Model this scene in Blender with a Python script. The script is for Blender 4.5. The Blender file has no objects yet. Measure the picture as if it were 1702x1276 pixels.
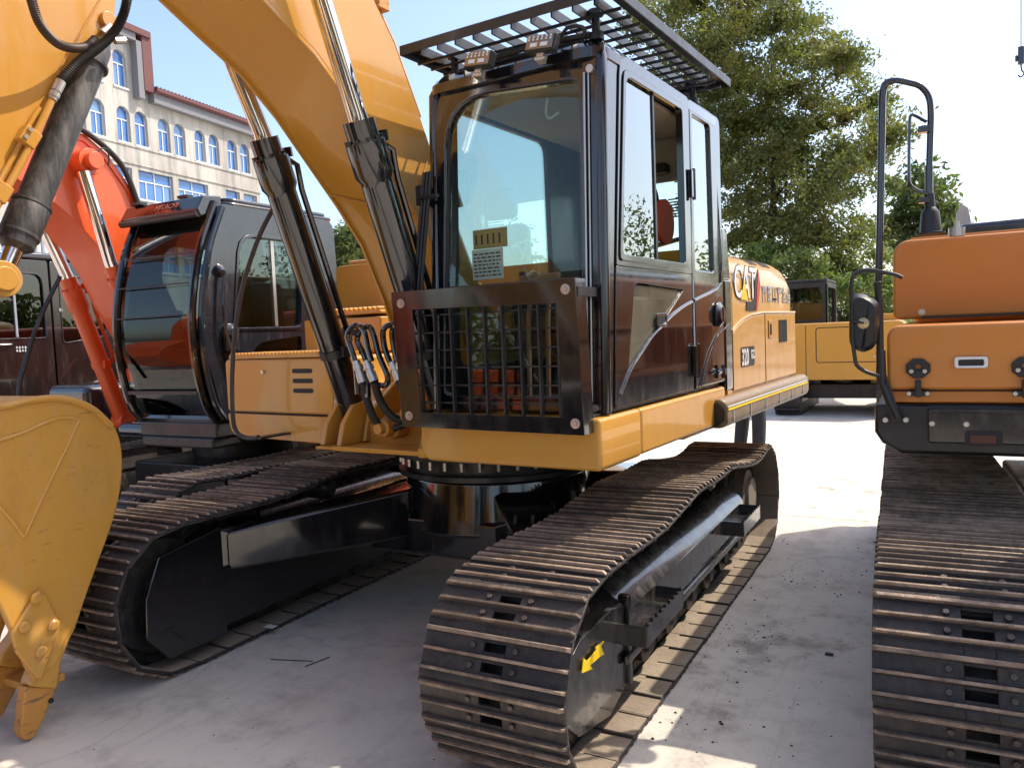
import bpy, math, random
import numpy as np
from mathutils import Vector, Matrix
R = math.radians
S = bpy.context.scene
C = S.collection
random.seed(7)

# ------------------------------------------------------------------ camera
CP = Vector((2.595, -4.540, 1.720)); F = 1304.4
YAW, PIT, ROL, SW = R(28.487), R(3.771), R(-2.336), R(-3.861)
fw = Vector((-math.sin(YAW)*math.cos(PIT), math.cos(YAW)*math.cos(PIT), -math.sin(PIT)))
r0 = Vector((math.cos(YAW), math.sin(YAW), 0)); u0 = r0.cross(fw)
rt = r0*math.cos(ROL)+u0*math.sin(ROL); up = -r0*math.sin(ROL)+u0*math.cos(ROL)
cam = bpy.data.objects.new('camera', bpy.data.cameras.new('camera')); C.objects.link(cam)
cam.matrix_world = Matrix(((rt.x, up.x, -fw.x, CP.x), (rt.y, up.y, -fw.y, CP.y), (rt.z, up.z, -fw.z, CP.z), (0, 0, 0, 1)))
cam.data.sensor_width = 36; cam.data.lens = 36*F/1702; cam.data.clip_start = .05; cam.data.clip_end = 3000
S.camera = cam

# ------------------------------------------------------------------ light
SUN_AZ, SUN_EL = R(44), R(54.5)          # azimuth from +Y towards +X
w = bpy.data.worlds.new('World'); S.world = w; w.use_nodes = True
nt = w.node_tree; bg = nt.nodes['Background']
sky = nt.nodes.new('ShaderNodeTexSky'); sky.sky_type = 'NISHITA'; sky.sun_disc = False
sky.sun_elevation = SUN_EL; sky.sun_rotation = SUN_AZ; sky.air_density = 1.0; sky.dust_density = 2.5; sky.ozone_density = 1.0
nt.links.new(sky.outputs[0], bg.inputs[0]); bg.inputs[1].default_value = .15
sun = bpy.data.objects.new('sun', bpy.data.lights.new('sun', 'SUN')); C.objects.link(sun)
sun.data.energy = 2.8; sun.data.angle = R(.5); sun.data.color = (1, .89, .74)
sd = Vector((math.sin(SUN_AZ)*math.cos(SUN_EL), math.cos(SUN_AZ)*math.cos(SUN_EL), math.sin(SUN_EL)))
sun.rotation_euler = sd.to_track_quat('Z', 'Y').to_euler(); sun.location = sd*60
S.view_settings.view_transform = 'Standard'; S.view_settings.look = 'None'
S.view_settings.exposure = 1.04; S.view_settings.gamma = 1

# ------------------------------------------------------------------ measuring
def at(px, py, ax, v, U=False):
    o = CP.copy(); d = fw+rt*((px-851)/F)+up*((638-py)/F)
    if U:
        m = Matrix.Rotation(-SW, 3, 'Z'); o = m@o; d = m@d
    k = 'xyz'.index(ax); return o+d*((v-o[k])/d[k])
def yz(pts, x, U=False):
    return [(p.y, p.z) for p in (at(a, b, 'x', x, U) for a, b in pts)]
def xz(pts, y, U=False):
    return [(p.x, p.z) for p in (at(a, b, 'y', y, U) for a, b in pts)]

# ------------------------------------------------------------------ mesh builder
class M:
    def __init__(s): s.v = []; s.f = []; s.mi = []; s.m = 0; s.X = None
    def add(s, vs, fs):
        n = len(s.v)
        for p in vs:
            p = Vector(p); s.v.append(tuple(s.X@p) if s.X else tuple(p))
        for f in fs: s.f.append(tuple(i+n for i in f)); s.mi.append(s.m)
        return s
    def box(s, x0, x1, y0, y1, z0, z1):
        return s.add([(x, y, z) for z in (z0, z1) for y in (y0, y1) for x in (x0, x1)],
                     [(0, 2, 3, 1), (4, 5, 7, 6), (0, 1, 5, 4), (2, 6, 7, 3), (0, 4, 6, 2), (1, 3, 7, 5)])
    def hexa(s, lo, hi):                    # two quads
        return s.add(list(lo)+list(hi), [(0, 1, 2, 3)[::-1], (4, 5, 6, 7), (0, 1, 5, 4), (1, 2, 6, 5), (2, 3, 7, 6), (3, 0, 4, 7)])
    def P3(s, ax, u, v, a):
        return {'x': (a, u, v), 'y': (u, a, v), 'z': (u, v, a)}[ax]
    def prism(s, pts, ax, a, b):
        n = len(pts)
        return s.add([s.P3(ax, u, v, a) for u, v in pts]+[s.P3(ax, u, v, b) for u, v in pts],
                     [tuple(range(n))[::-1], tuple(range(n, 2*n))]+[(i, (i+1) % n, n+(i+1) % n, n+i) for i in range(n)])
    def ring(s, o, i, ax, a, b):            # frame between two outlines of equal length
        n = len(o)
        vs = [s.P3(ax, u, v, a) for u, v in o]+[s.P3(ax, u, v, a) for u, v in i]+[s.P3(ax, u, v, b) for u, v in o]+[s.P3(ax, u, v, b) for u, v in i]
        fs = []
        for k in range(n):
            j = (k+1) % n
            fs += [(k, j, n+j, n+k), (2*n+k, 3*n+k, 3*n+j, 2*n+j), (k, 2*n+k, 2*n+j, j), (n+k, n+j, 3*n+j, 3*n+k)]
        return s.add(vs, fs)
    def tube(s, pts, r, n=10, close=False):
        pts = [Vector(p) for p in pts]; m = len(pts)
        rs = r if isinstance(r, (list, tuple)) else [r]*m
        vs = []; t0 = None; nrm = None
        for k, p in enumerate(pts):
            if close: t = (pts[(k+1) % m]-pts[k-1]).normalized()
            else: t = (pts[min(k+1, m-1)]-pts[max(k-1, 0)])
            if t.length < 1e-9: t = t0 or Vector((0, 0, 1))
            t = t.normalized()
            if nrm is None:
                a = Vector((0, 0, 1)) if abs(t.z) < .9 else Vector((1, 0, 0))
                nrm = a.cross(t).normalized()
            else:
                nrm = (nrm-t*nrm.dot(t)).normalized()
            b = t.cross(nrm); t0 = t
            for q in range(n):
                an = 2*math.pi*q/n
                vs.append(p+nrm*math.cos(an)*rs[k]+b*math.sin(an)*rs[k])
        fs = []
        for k in range(m if close else m-1):
            k2 = (k+1) % m
            for q in range(n):
                q2 = (q+1) % n; fs.append((k*n+q, k*n+q2, k2*n+q2, k2*n+q))
        if not close: fs += [tuple(range(n))[::-1], tuple(range((m-1)*n, m*n))]
        return s.add(vs, fs)
    def cyl(s, a, b, r, r2=None, n=20):
        return s.tube([a, b], [r, r if r2 is None else r2], n)
    def lathe(s, a, b, prof, n=24):         # prof: (t 0..1 along ab, radius); doubled points keep sharp steps
        a = Vector(a); b = Vector(b); d = (b-a)
        t = d.normalized(); q = Vector((0, 0, 1)) if abs(t.z) < .9 else Vector((1, 0, 0)); e = q.cross(t).normalized(); g = t.cross(e)
        vs = []; fs = []
        for (k, rr) in prof:
            for i in range(n):
                an = 2*math.pi*i/n; vs.append(a+d*k+e*math.cos(an)*rr+g*math.sin(an)*rr)
        m = len(prof)
        for k in range(m-1):
            for i in range(n):
                j = (i+1) % n; fs.append((k*n+i, k*n+j, (k+1)*n+j, (k+1)*n+i))
        fs += [tuple(range(n))[::-1], tuple(range((m-1)*n, m*n))]
        return s.add(vs, fs)
    def mesh(s, name, mats, ang=35):
        me = bpy.data.meshes.new(name); me.from_pydata(s.v, [], s.f)
        for m in (mats if isinstance(mats, (list, tuple)) else [mats]): me.materials.append(m)
        me.polygons.foreach_set('material_index', s.mi)
        me.validate(); me.shade_smooth(); me.set_sharp_from_angle(angle=R(ang)); me.update()
        import bmesh
        b = bmesh.new(); b.from_mesh(me); bmesh.ops.recalc_face_normals(b, faces=b.faces); b.to_mesh(me); b.free()
        return me
    def build(s, name, mats, parent=None, bevel=0, U=False, seg=2, ang=35, label=None):
        return link(name, s.mesh(name, mats, ang), parent, bevel, U, seg, label)
def link(name, me, parent=None, bevel=0, U=False, seg=2, label=None):
    o = bpy.data.objects.new(name, me); C.objects.link(o)
    if parent:
        o.parent = parent
        if parent.type == 'EMPTY': o.location = -parent.location
    if U: o.rotation_euler.z = SW
    if bevel:
        b = o.modifiers.new('bevel', 'BEVEL'); b.width = bevel; b.segments = seg; b.limit_method = 'ANGLE'; b.angle_limit = R(38)
        b.harden_normals = True
    if label: o['label'] = label
    return o
def thing(name, label, cat, loc=(0, 0, 0), group=None):
    o = bpy.data.objects.new(name, None); C.objects.link(o); o.location = loc; o.empty_display_size = .3
    return tag(o, label, cat, group)
def tag(o, label, cat, group=None):
    o['label'] = label; o['category'] = cat
    if group: o['group'] = group
    return o
def struct(o): o['kind'] = 'structure'; return o
def copy_tree(o, parent=None):
    c = o.copy(); C.objects.link(c); c.parent = parent
    for ch in list(o.children): copy_tree(ch, c)
    return c
def rrect(x0, x1, y0, y1, r, n=5):
    rs = r if isinstance(r, (list, tuple)) else [r]*4; P = []
    for k, (cx, cy, sx, sy) in enumerate(((x1, y1, -1, -1), (x0, y1, 1, -1), (x0, y0, 1, 1), (x1, y0, -1, 1))):
        q = rs[k]
        for i in range(n):
            a = R(90*k+90*i/(n-1)); P.append((cx+sx*q+q*math.cos(a), cy+sy*q+q*math.sin(a)))
    return P
def quadr(c, r, n=5):                        # rounded polygon from corners (any order), same vertex count per corner
    P = []; m = len(c); rs = r if isinstance(r, (list, tuple)) else [r]*m
    for k in range(m):
        p = Vector(c[k]); a = (Vector(c[k-1])-p).normalized(); b = (Vector(c[(k+1) % m])-p).normalized()
        for i in range(n):
            t = i/(n-1); P.append(tuple(p+a*rs[k]*(1-t)**2+b*rs[k]*t**2))
    return P
def bez(pts, n=8):                           # Catmull-Rom through points
    pts = [Vector(p) for p in pts]; o = []
    for i in range(len(pts)-1):
        a = pts[max(i-1, 0)]; b = pts[i]; c = pts[i+1]; d = pts[min(i+2, len(pts)-1)]
        for k in range(n):
            t = k/n; o.append(.5*((2*b)+(c-a)*t+(2*a-5*b+4*c-d)*t*t+(3*b-a-3*c+d)*t**3))
    o.append(pts[-1]); return o
def text_mesh(txt, size, mat, ext=.002, off=0, space=1, shear=0):
    cu = bpy.data.curves.new('t', 'FONT'); cu.body = txt; cu.size = size; cu.extrude = ext; cu.offset = off
    cu.space_character = space; cu.shear = shear; cu.resolution_u = 3
    o = bpy.data.objects.new('t', cu); me = bpy.data.meshes.new_from_object(o)
    bpy.data.objects.remove(o); me.materials.clear(); me.materials.append(mat); return me
def text_on(name, txt, size, mat, origin, ux, uy, parent, U=False, sx=1, **k):
    me = text_mesh(txt, size, mat, **k); ux = Vector(ux).normalized(); uy = Vector(uy).normalized(); n = ux.cross(uy)
    me.transform(Matrix(((ux.x*sx, uy.x, n.x, origin[0]), (ux.y*sx, uy.y, n.y, origin[1]), (ux.z*sx, uy.z, n.z, origin[2]), (0, 0, 0, 1))))
    return link(name, me, parent, U=U)

# ------------------------------------------------------------------ materials
def mat(name):
    m = bpy.data.materials.new(name); m.use_nodes = True; t = m.node_tree
    return m, t, t.nodes['Principled BSDF']
def nz(t, scale, detail=4, rough=.6, vec=None, mapscale=None, kind='Generated'):
    n = t.nodes.new('ShaderNodeTexNoise'); n.inputs['Scale'].default_value = scale; n.inputs['Detail'].default_value = detail; n.inputs['Roughness'].default_value = rough
    g = t.nodes.new('ShaderNodeTexCoord') if kind != 'World' else t.nodes.new('ShaderNodeNewGeometry')
    src = g.outputs['Object'] if kind != 'World' else g.outputs['Position']
    if mapscale:
        mp = t.nodes.new('ShaderNodeMapping'); mp.inputs['Scale'].default_value = mapscale; t.links.new(src, mp.inputs[0]); src = mp.outputs[0]
    t.links.new(src, n.inputs['Vector']); return n.outputs['Fac']
def ramp(t, src, a, b, ca, cb):
    r = t.nodes.new('ShaderNodeValToRGB'); r.color_ramp.elements[0].position = a; r.color_ramp.elements[1].position = b
    r.color_ramp.elements[0].color = (*ca, 1) if len(ca) == 3 else ca; r.color_ramp.elements[1].color = (*cb, 1) if len(cb) == 3 else cb
    t.links.new(src, r.inputs[0]); return r.outputs[0]
def mixc(t, f, a, b, mode='MIX'):
    m = t.nodes.new('ShaderNodeMix'); m.data_type = 'RGBA'; m.blend_type = mode
    for k, v in ((0, f), (6, a), (7, b)):
        if hasattr(v, 'is_linked'): t.links.new(v, m.inputs[k])
        elif k == 0: m.inputs[0].default_value = v
        else: m.inputs[k].default_value = (*v, 1)
    return m.outputs[2]
def bump(t, b, src, dist=.01, st=.5):
    n = t.nodes.new('ShaderNodeBump'); n.inputs['Distance'].default_value = dist; n.inputs['Strength'].default_value = st
    t.links.new(src, n.inputs['Height']); t.links.new(n.outputs[0], b.inputs['Normal'])
G3 = lambda v: (v, v, v)
def paint(name, col, rough=.25, coat=.6, dust=(.42, .34, .25), amt=.22, orange=.35, metallic=0, wear=0):
    m, t, b = mat(name)
    n1 = nz(t, 2.2, 5, .65, kind='World'); n2 = nz(t, 14, 6, .7, mapscale=(1, 1, .22), kind='World')
    dirt = ramp(t, n2, .52, .78, G3(0), G3(amt)); c = mixc(t, dirt, col, dust)
    c = mixc(t, ramp(t, n1, .35, .7, G3(0), G3(.16)), c, tuple(x*.78 for x in col))
    if wear:
        sx_ = nz(t, 26, 5, .75, mapscale=(1, .35, 1.6), kind='World'); c = mixc(t, ramp(t, sx_, .66-wear*.08, .70-wear*.08, G3(0), G3(.75)), c, (.13, .085, .055))
        sy_ = nz(t, 5, 6, .7, mapscale=(1, 1.2, .5), kind='World'); c = mixc(t, ramp(t, sy_, .50, .75, G3(0), G3(.45)), c, tuple(x*.55+.03 for x in col))
    t.links.new(c, b.inputs['Base Color'])
    t.links.new(ramp(t, n2, .4, .8, G3(rough), G3(min(1, rough+.3))), b.inputs['Roughness'])
    b.inputs['Coat Weight'].default_value = coat; b.inputs['Coat Roughness'].default_value = .06; b.inputs['Metallic'].default_value = metallic
    bump(t, b, nz(t, 3.5, 2, .5, kind='World'), .012, orange)
    return m
YEL = paint('machine_yellow_paint', (.57, .275, .036), .32, .5, amt=.20, orange=.18)
YELB = paint('machine_yellow_worn_paint', (.55, .25, .045), .5, .1, amt=.35, orange=.15, wear=1.2)
YELF = paint('bucket_yellow_paint', (.58, .29, .046), .42, .3, amt=.28, orange=.12, wear=.45)
ORH = paint('orange_red_paint', (.78, .105, .016), .38, .35, amt=.08, orange=.12)
ORD = paint('soft_orange_paint', (.60, .22, .036), .34, .4, amt=.12, orange=.18)
BLK = paint('gloss_black_paint', (.008, .0075, .009), .07, 1, dust=(.10, .07, .05), amt=.14, orange=.22)
BLKD = paint('dusty_black_paint', (.012, .012, .013), .2, .7, dust=(.20, .16, .12), amt=.42, orange=.3)
BLKS = paint('satin_black_paint', (.013, .013, .014), .38, .15, dust=(.18, .15, .12), amt=.22, orange=.05)
BLKP = paint('slate_black_paint', (.014, .017, .027), .14, .9, dust=(.25, .22, .2), amt=.12, orange=.12)
BROWN = paint('dark_brown_paint', (.018, .012, .011), .10, .9, dust=(.16, .12, .1), amt=.2, orange=.1)
def simple(name, col, rough=.5, metal=0, em=None, coat=0):
    m, t, b = mat(name)
    t.links.new(mixc(t, ramp(t, nz(t, 9, 4), .3, .75, G3(0), G3(.35)), col, tuple(x*.7 for x in col)), b.inputs['Base Color'])
    b.inputs['Roughness'].default_value = rough; b.inputs['Metallic'].default_value = metal; b.inputs['Coat Weight'].default_value = coat
    return m
CHROME = simple('chrome_rod', (.78, .76, .74), .07, 1)
STEEL = simple('bright_fitting_steel', (.62, .60, .56), .3, .9)
GALV = simple('bolt_head_steel', (.60, .56, .50), .35, .8)
RUBBER = simple('hose_rubber', (.020, .019, .018), .5)
DARK = simple('black_plastic', (.012, .012, .012), .6)  # plain near-black plastic, its own base colour
WHITE = simple('white_decal', (.80, .80, .78), .4); REDD = simple('red_decal', (.55, .03, .02), .4); BLKDEC = simple('black_decal', (.015, .015, .015), .4)
YDEC = simple('yellow_decal', (.85, .58, .01), .4); GREYD = simple('grey_decal', (.35, .36, .40), .35); SILV = simple('silver_decal', (.62, .58, .52), .3, .3); RAILM = paint('worn_rail_paint', (.20, .13, .06), .42, .1, dust=(.42,.33,.2), amt=.6)
BEIGE = simple('cab_lining', (.40, .36, .30), .8); SEATM = simple('seat_fabric', (.02, .02, .022), .85)
REDP = simple('orange_disc', (.75, .10, .03), .5); PAPER = simple('paper_sheet', (.7, .7, .66), .7); CARD = simple('tan_card', (.45, .30, .12), .7)
MAROON = simple('roof_tile_maroon', (.13, .045, .045), .7); EAVE = simple('eave_grey', (.20, .20, .22), .8)
WFRAME = simple('white_window_frame', (.62, .64, .68), .5)
SKIN = simple('trouser_cloth', (.018, .019, .024), .85)
# tracks
def trackmat(name, base, dirtc, lo, hi, rough=.6, metal=.2):
    m, t, b = mat(name)
    g = nz(t, 7, 7, .75, kind='World'); g2 = nz(t, 34, 5, .75, mapscale=(1, 1, .3), kind='World'); oi = t.nodes.new('ShaderNodeObjectInfo')
    mm = t.nodes.new('ShaderNodeMath'); mm.operation = 'MULTIPLY_ADD'; t.links.new(oi.outputs['Random'], mm.inputs[0]); mm.inputs[1].default_value = .16; t.links.new(g, mm.inputs[2])
    c = mixc(t, ramp(t, mm.outputs[0], lo, hi, G3(0), G3(.8)), base, dirtc)
    c = mixc(t, ramp(t, g2, .56, .70, G3(0), G3(.5)), c, tuple(x*1.25 for x in dirtc))
    t.links.new(c, b.inputs['Base Color']); b.inputs['Metallic'].default_value = metal
    t.links.new(ramp(t, g2, .35, .7, G3(rough-.22), G3(rough+.25)), b.inputs['Roughness'])
    bump(t, b, g2, .006, .8); return m
TRK = trackmat('track_shoe_steel', (.022, .020, .021), (.095, .077, .065), .44, .82)
TIP = trackmat('worn_grouser_edge', (.37, .27, .19), (.075, .055, .042), .44, .68, .5, .3)
TRKIN = trackmat('dusty_inner_shoe', (.30, .245, .18), (.16, .12, .09), .45, .9, .75, 0)
BOLTM = trackmat('track_bolt_steel', (.055, .048, .044), (.14, .11, .09), .4, .8, .45, .5)
LINKM = trackmat('track_link_steel', (.02, .018, .018), (.10, .08, .06), .5, .8)
SPRK = trackmat('sprocket_dusty', (.26, .22, .18), (.12, .09, .07), .5, .85, .6, .1)
def glass(name, tint, rough=.0, ior=1.5, boost=0, k=1.7):
    m, t, b = mat(name); t.nodes.remove(b); out = t.nodes['Material Output']
    tr = t.nodes.new('ShaderNodeBsdfTransparent'); tr.inputs[0].default_value = (*tint, 1)
    gl = t.nodes.new('ShaderNodeBsdfGlossy'); gl.inputs['Roughness'].default_value = rough; gl.inputs[0].default_value = (.95, 1, 1, 1)
    fr = t.nodes.new('ShaderNodeFresnel'); fr.inputs[0].default_value = ior
    a = t.nodes.new('ShaderNodeMath'); a.operation = 'MULTIPLY_ADD'; a.inputs[1].default_value = k; a.inputs[2].default_value = boost; a.use_clamp = True
    t.links.new(fr.outputs[0], a.inputs[0])
    mx = t.nodes.new('ShaderNodeMixShader'); t.links.new(a.outputs[0], mx.inputs[0]); t.links.new(tr.outputs[0], mx.inputs[1]); t.links.new(gl.outputs[0], mx.inputs[2])
    t.links.new(mx.outputs[0], out.inputs[0]); return m
GL = glass('cab_glass', (.88, .95, .93), boost=0, k=.5); GLS = glass('side_door_glass', (.62, .74, .70), boost=.16); GLD = glass('tinted_glass', (.55, .60, .58), boost=0, k=.9)
m, t, b = mat('painted_view_glass'); GLVIEW = m  # pale tone painted in for the bright view seen through the lower pane
b.inputs['Base Color'].default_value = (.20, .19, .14, 1); b.inputs['Roughness'].default_value = .12; tr_ = t.nodes.new('ShaderNodeBsdfTransparent'); mx_ = t.nodes.new('ShaderNodeMixShader')
t.links.new(ramp(t, nz(t, 5, 5, kind='World'), .3, .7, G3(.25), G3(.5)), mx_.inputs[0]); t.links.new(tr_.outputs[0], mx_.inputs[1]); t.links.new(b.outputs[0], mx_.inputs[2]); t.links.new(mx_.outputs[0], t.nodes['Material Output'].inputs[0])
GLX = glass('dark_tinted_glass', (.10, .11, .12), boost=.02)
m, t, b = mat('blue_window_glass'); WGLASS = m
oi_ = t.nodes.new('ShaderNodeObjectInfo'); t.links.new(mixc(t, ramp(t, oi_.outputs['Random'], .55, .95, G3(0), G3(.55)), mixc(t, nz(t, 1.6, 3, kind='World'), (.03, .10, .33), (.07, .22, .52)), (.20, .34, .50)), b.inputs['Base Color']); b.inputs['Roughness'].default_value = .12; b.inputs['Specular IOR Level'].default_value = .9
# concrete
def concrete(name, k=1.0):
    m, t, b = mat(name)
    big = nz(t, .55, 5, .6, kind='World'); mid = nz(t, 3.2, 8, .7, kind='World'); streak = nz(t, 1.6, 6, .65, mapscale=(.35, 2.6, 1), kind='World'); fine = nz(t, 70, 3, .6, kind='World')
    c = mixc(t, ramp(t, big, .3, .7, G3(0), G3(1)), tuple(x*k for x in (.62, .57, .49)), tuple(x*k for x in (.50, .465, .42)))
    c = mixc(t, ramp(t, mid, .48, .68, G3(0), G3(.75)), c, (.34, .30, .265))
    c = mixc(t, ramp(t, streak, .54, .72, G3(0), G3(.5)), c, (.64, .58, .48))
    c = mixc(t, ramp(t, nz(t, .8, 9, .8, kind='World'), .57, .66, G3(0), G3(.6)), c, (.20, .17, .15))
    c = mixc(t, ramp(t, nz(t, 24, 4, .8, kind='World'), .64, .72, G3(0), G3(.55)), c, (.13, .10, .085))
    vo = t.nodes.new('ShaderNodeTexVoronoi'); vo.feature = 'DISTANCE_TO_EDGE'; vo.inputs['Scale'].default_value = .42
    gp_ = t.nodes.new('ShaderNodeNewGeometry'); nn1 = t.nodes.new('ShaderNodeTexNoise'); nn1.inputs['Scale'].default_value = 1.7; nn1.inputs['Detail'].default_value = 6; t.links.new(gp_.outputs['Position'], nn1.inputs['Vector'])
    va = t.nodes.new('ShaderNodeVectorMath'); va.operation = 'MULTIPLY_ADD'; va.inputs[1].default_value = (.7, .7, .7); t.links.new(nn1.outputs['Color'], va.inputs[0]); t.links.new(gp_.outputs['Position'], va.inputs[2]); t.links.new(va.outputs[0], vo.inputs['Vector'])
    c = mixc(t, ramp(t, vo.outputs['Distance'], .002, .006, G3(.22), G3(0)), c, (.16, .14, .12))
    sc1 = nz(t, 2.4, 5, .7, mapscale=(9, .5, 1), kind='World'); c = mixc(t, ramp(t, sc1, .56, .70, G3(0), G3(.26)), c, (.22, .19, .17))
    t.links.new(c, b.inputs['Base Color']); t.links.new(ramp(t, mid, .3, .7, G3(.55), G3(.85)), b.inputs['Roughness'])
    bump(t, b, fine, .003, .5); return m
CONC = concrete('concrete_slab'); CONCF = concrete('far_concrete', .95)
m, t, b = mat('facade_plaster'); PLAS = m
st = nz(t, .35, 8, .7, mapscale=(1, 1, .35), kind='World'); st2 = nz(t, 1.0, 6, .75, mapscale=(1, 2.2, .22), kind='World')
c = mixc(t, ramp(t, st, .38, .62, G3(0), G3(.9)), (.52, .49, .44), (.33, .30, .27)); c = mixc(t, ramp(t, st2, .48, .66, G3(0), G3(.7)), c, (.20, .205, .19))
br = t.nodes.new('ShaderNodeTexNoise'); t.links.new(c, b.inputs['Base Color']); b.inputs['Roughness'].default_value = .9; bump(t, b, nz(t, 5, 5, kind='World'), .02, .4)
def leafmat(name, a, b_, tr=.42):
    m, t, b = mat(name); out = t.nodes['Material Output']
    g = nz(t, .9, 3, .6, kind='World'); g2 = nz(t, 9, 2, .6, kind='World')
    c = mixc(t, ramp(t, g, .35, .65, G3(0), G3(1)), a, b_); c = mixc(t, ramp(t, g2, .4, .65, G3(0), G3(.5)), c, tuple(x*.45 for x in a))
    t.links.new(c, b.inputs['Base Color']); b.inputs['Roughness'].default_value = .55
    tl = t.nodes.new('ShaderNodeBsdfTranslucent'); t.links.new(mixc(t, 1, c, (1.5, 1.6, .8), 'MULTIPLY'), tl.inputs[0])
    mx = t.nodes.new('ShaderNodeMixShader'); mx.inputs[0].default_value = tr; t.links.new(b.outputs[0], mx.inputs[1]); t.links.new(tl.outputs[0], mx.inputs[2]); t.links.new(mx.outputs[0], out.inputs[0])
    return m
LEAF = leafmat('olive_green_leaves', (.115, .145, .045), (.20, .185, .055)); LEAF2 = leafmat('deep_green_leaves', (.08, .12, .04), (.13, .15, .05)); LEAF3 = leafmat('pale_bush_leaves', (.13, .19, .06), (.22, .24, .08))
BARK = simple('tree_bark', (.06, .048, .038), .9)
ROCKM = simple('dark_rock', (.09, .085, .08), .95)

# ------------------------------------------------------------------ ground
g = M(); g.box(-400, 400, -250, 700, -.30, -.016); ground = struct(g.build('ground', CONCF))
sl = M().box(0, 4.985, 0, 5.985, -.10, 0).mesh('concrete_slab', CONC)
for i in range(-5, 4):
    for j in range(-2, 6):
        o = link('concrete_slab', sl, ground); o.location = (2.85+i*5, -3.35+j*6, 0)
        o.modifiers.new('bevel', 'BEVEL').width = .006

# ------------------------------------------------------------------ undercarriage
def shoe_mesh(w, pitch, mats, inner=True):
    s = M(); h = w/2; p = pitch/2; th = .012
    sl, sw = .045, .0155                       # slot half length / half width
    gy = (-p*.78, -p*.05, p*.70)              # grouser positions along travel
    cells = ((gy[0]+gy[1])/2, (gy[1]+gy[2])/2)
    # plate (x across, y travel, z out)
    s.box(-h, -sl, -p-.006, p+.002, 0, th); s.box(sl, h, -p-.006, p+.002, 0, th)
    e = [-p-.006]+[q for c_ in cells for q in (c_-sw, c_+sw)]+[p+.002]
    for a in range(0, 6, 2): s.box(-sl+.0005, sl-.0005, e[a], e[a+1], 0, th)
    # overlap lip with two cut-outs
    s.hexa([(-h, p, .002), (-.16, p, .002), (-.16, p+.022, -.012), (-h, p+.022, -.012)], [(-h, p, th), (-.16, p, th), (-.16, p+.024, -.004), (-h, p+.024, -.004)])
    s.hexa([(.16, p, .002), (h, p, .002), (h, p+.022, -.012), (.16, p+.022, -.012)], [(.16, p, th), (h, p, th), (h, p+.024, -.004), (.16, p+.024, -.004)])
    s.hexa([(-.06, p, .002), (.06, p, .002), (.06, p+.022, -.012), (-.06, p+.022, -.012)], [(-.06, p, th), (.06, p, th), (.06, p+.024, -.004), (-.06, p+.024, -.004)])
    for k, y in enumerate(gy):
        H = .034; b = .011; tp = .0045 if k != 2 else .007; e2 = .012
        lo = [(-h, y-b, th), (h, y-b, th), (h, y+b, th), (-h, y+b, th)]
        mid = [(-h, y-tp-.002, H*.60), (h, y-tp-.002, H*.60), (h, y+tp+.002, H*.60), (-h, y+tp+.002, H*.60)]
        hi = [(-h+e2, y-tp, H), (h-e2, y-tp, H), (h-e2, y+tp, H), (-h+e2, y+tp, H)]
        s.hexa(lo, mid); s.m = 1; s.hexa(mid, hi); s.m = 0
    s.m = 2
    for c_ in cells:
        for sx in (-.088, .088): s.cyl((sx, c_, th), (sx, c_, th+.010), .0125, n=6)
    s.m = 0
    if inner:
        s.m = 3
        for sx in (-.075, .075):
            s.prism([(-p*1.12, -.018), (-p*.6, -.001), (p*.6, -.001), (p*1.12, -.018), (p*1.12, -.075), (-p*1.12, -.075)], 'x', sx-.016, sx+.016)
        s.cyl((-.1, -p, -.045), (.1, -p, -.045), .022, n=8)
        # inner face of the plate, dust covered
        s.m = 4; s.box(-h+.004, -.10, -p+.004, p-.002, -.004, -.0005); s.box(.10, h-.004, -p+.004, p-.002, -.004, -.0005)
    return s.mesh('track_shoe', mats)
SHOE = shoe_mesh(.60, .19, [TRK, TIP, BOLTM, LINKM, TRKIN])
def path_pts(y0, y1, zc0, zc1, rad, top):
    """closed outline of the chain in y-z (plate level); top = list of (y,z) between the wheels"""
    P = []
    for k in range(0, 17): a = R(270-180*k/16+0); P.append((y0+rad*math.cos(a)*1.0, zc0+rad*math.sin(a)))
    # front wheel goes bottom -> front -> top (front is -y)
    P = [(y0-rad*math.sin(math.pi*k/16), zc0-rad*math.cos(math.pi*k/16)) for k in range(17)]
    P += top
    P += [(y1+rad*math.sin(math.pi*k/16), zc1+rad*math.cos(math.pi*k/16)) for k in range(17)]
    return P
rj = random.Random(21)
def lay_shoes(xc, P, n, part, mesh, w0=.0, jitter=.0):
    P = [Vector(p) for p in P]; P.append(P[0]); L = [0]
    for a, b in zip(P, P[1:]): L.append(L[-1]+(b-a).length)
    tot = L[-1]
    def pt(s):
        s %= tot
        for i in range(len(L)-1):
            if L[i+1] >= s: k = (s-L[i])/max(L[i+1]-L[i], 1e-9); return P[i].lerp(P[i+1], k)
        return P[-1]
    for i in range(n):
        s = tot*i/n+w0; a = pt(s-tot/n/2); b = pt(s+tot/n/2); c_ = (a+b)/2; d = (b-a).normalized()
        ty = Vector((0, d.x, d.y)); out = Vector((0, -d.y, d.x)); 
        X = Vector((-1, 0, 0)); X = ty.cross(out)
        m4 = Matrix(((X.x, ty.x, out.x, xc), (X.y, ty.y, out.y, c_.x), (X.z, ty.z, out.z, c_.y), (0, 0, 0, 1)))
        o = bpy.data.objects.new('track_shoe', mesh); C.objects.link(o); o.parent = part; o.matrix_local = m4@Matrix.Translation((rj.gauss(0, .0015), rj.gauss(0, .0012), rj.gauss(0, .0012)))@Matrix.Rotation(rj.gauss(0, .008), 4, 'X')@Matrix.Rotation(rj.gauss(0, .002), 4, 'Z')
        o.modifiers.new('bevel', 'BEVEL').width = .0025; o.modifiers[0].segments = 1

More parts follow.
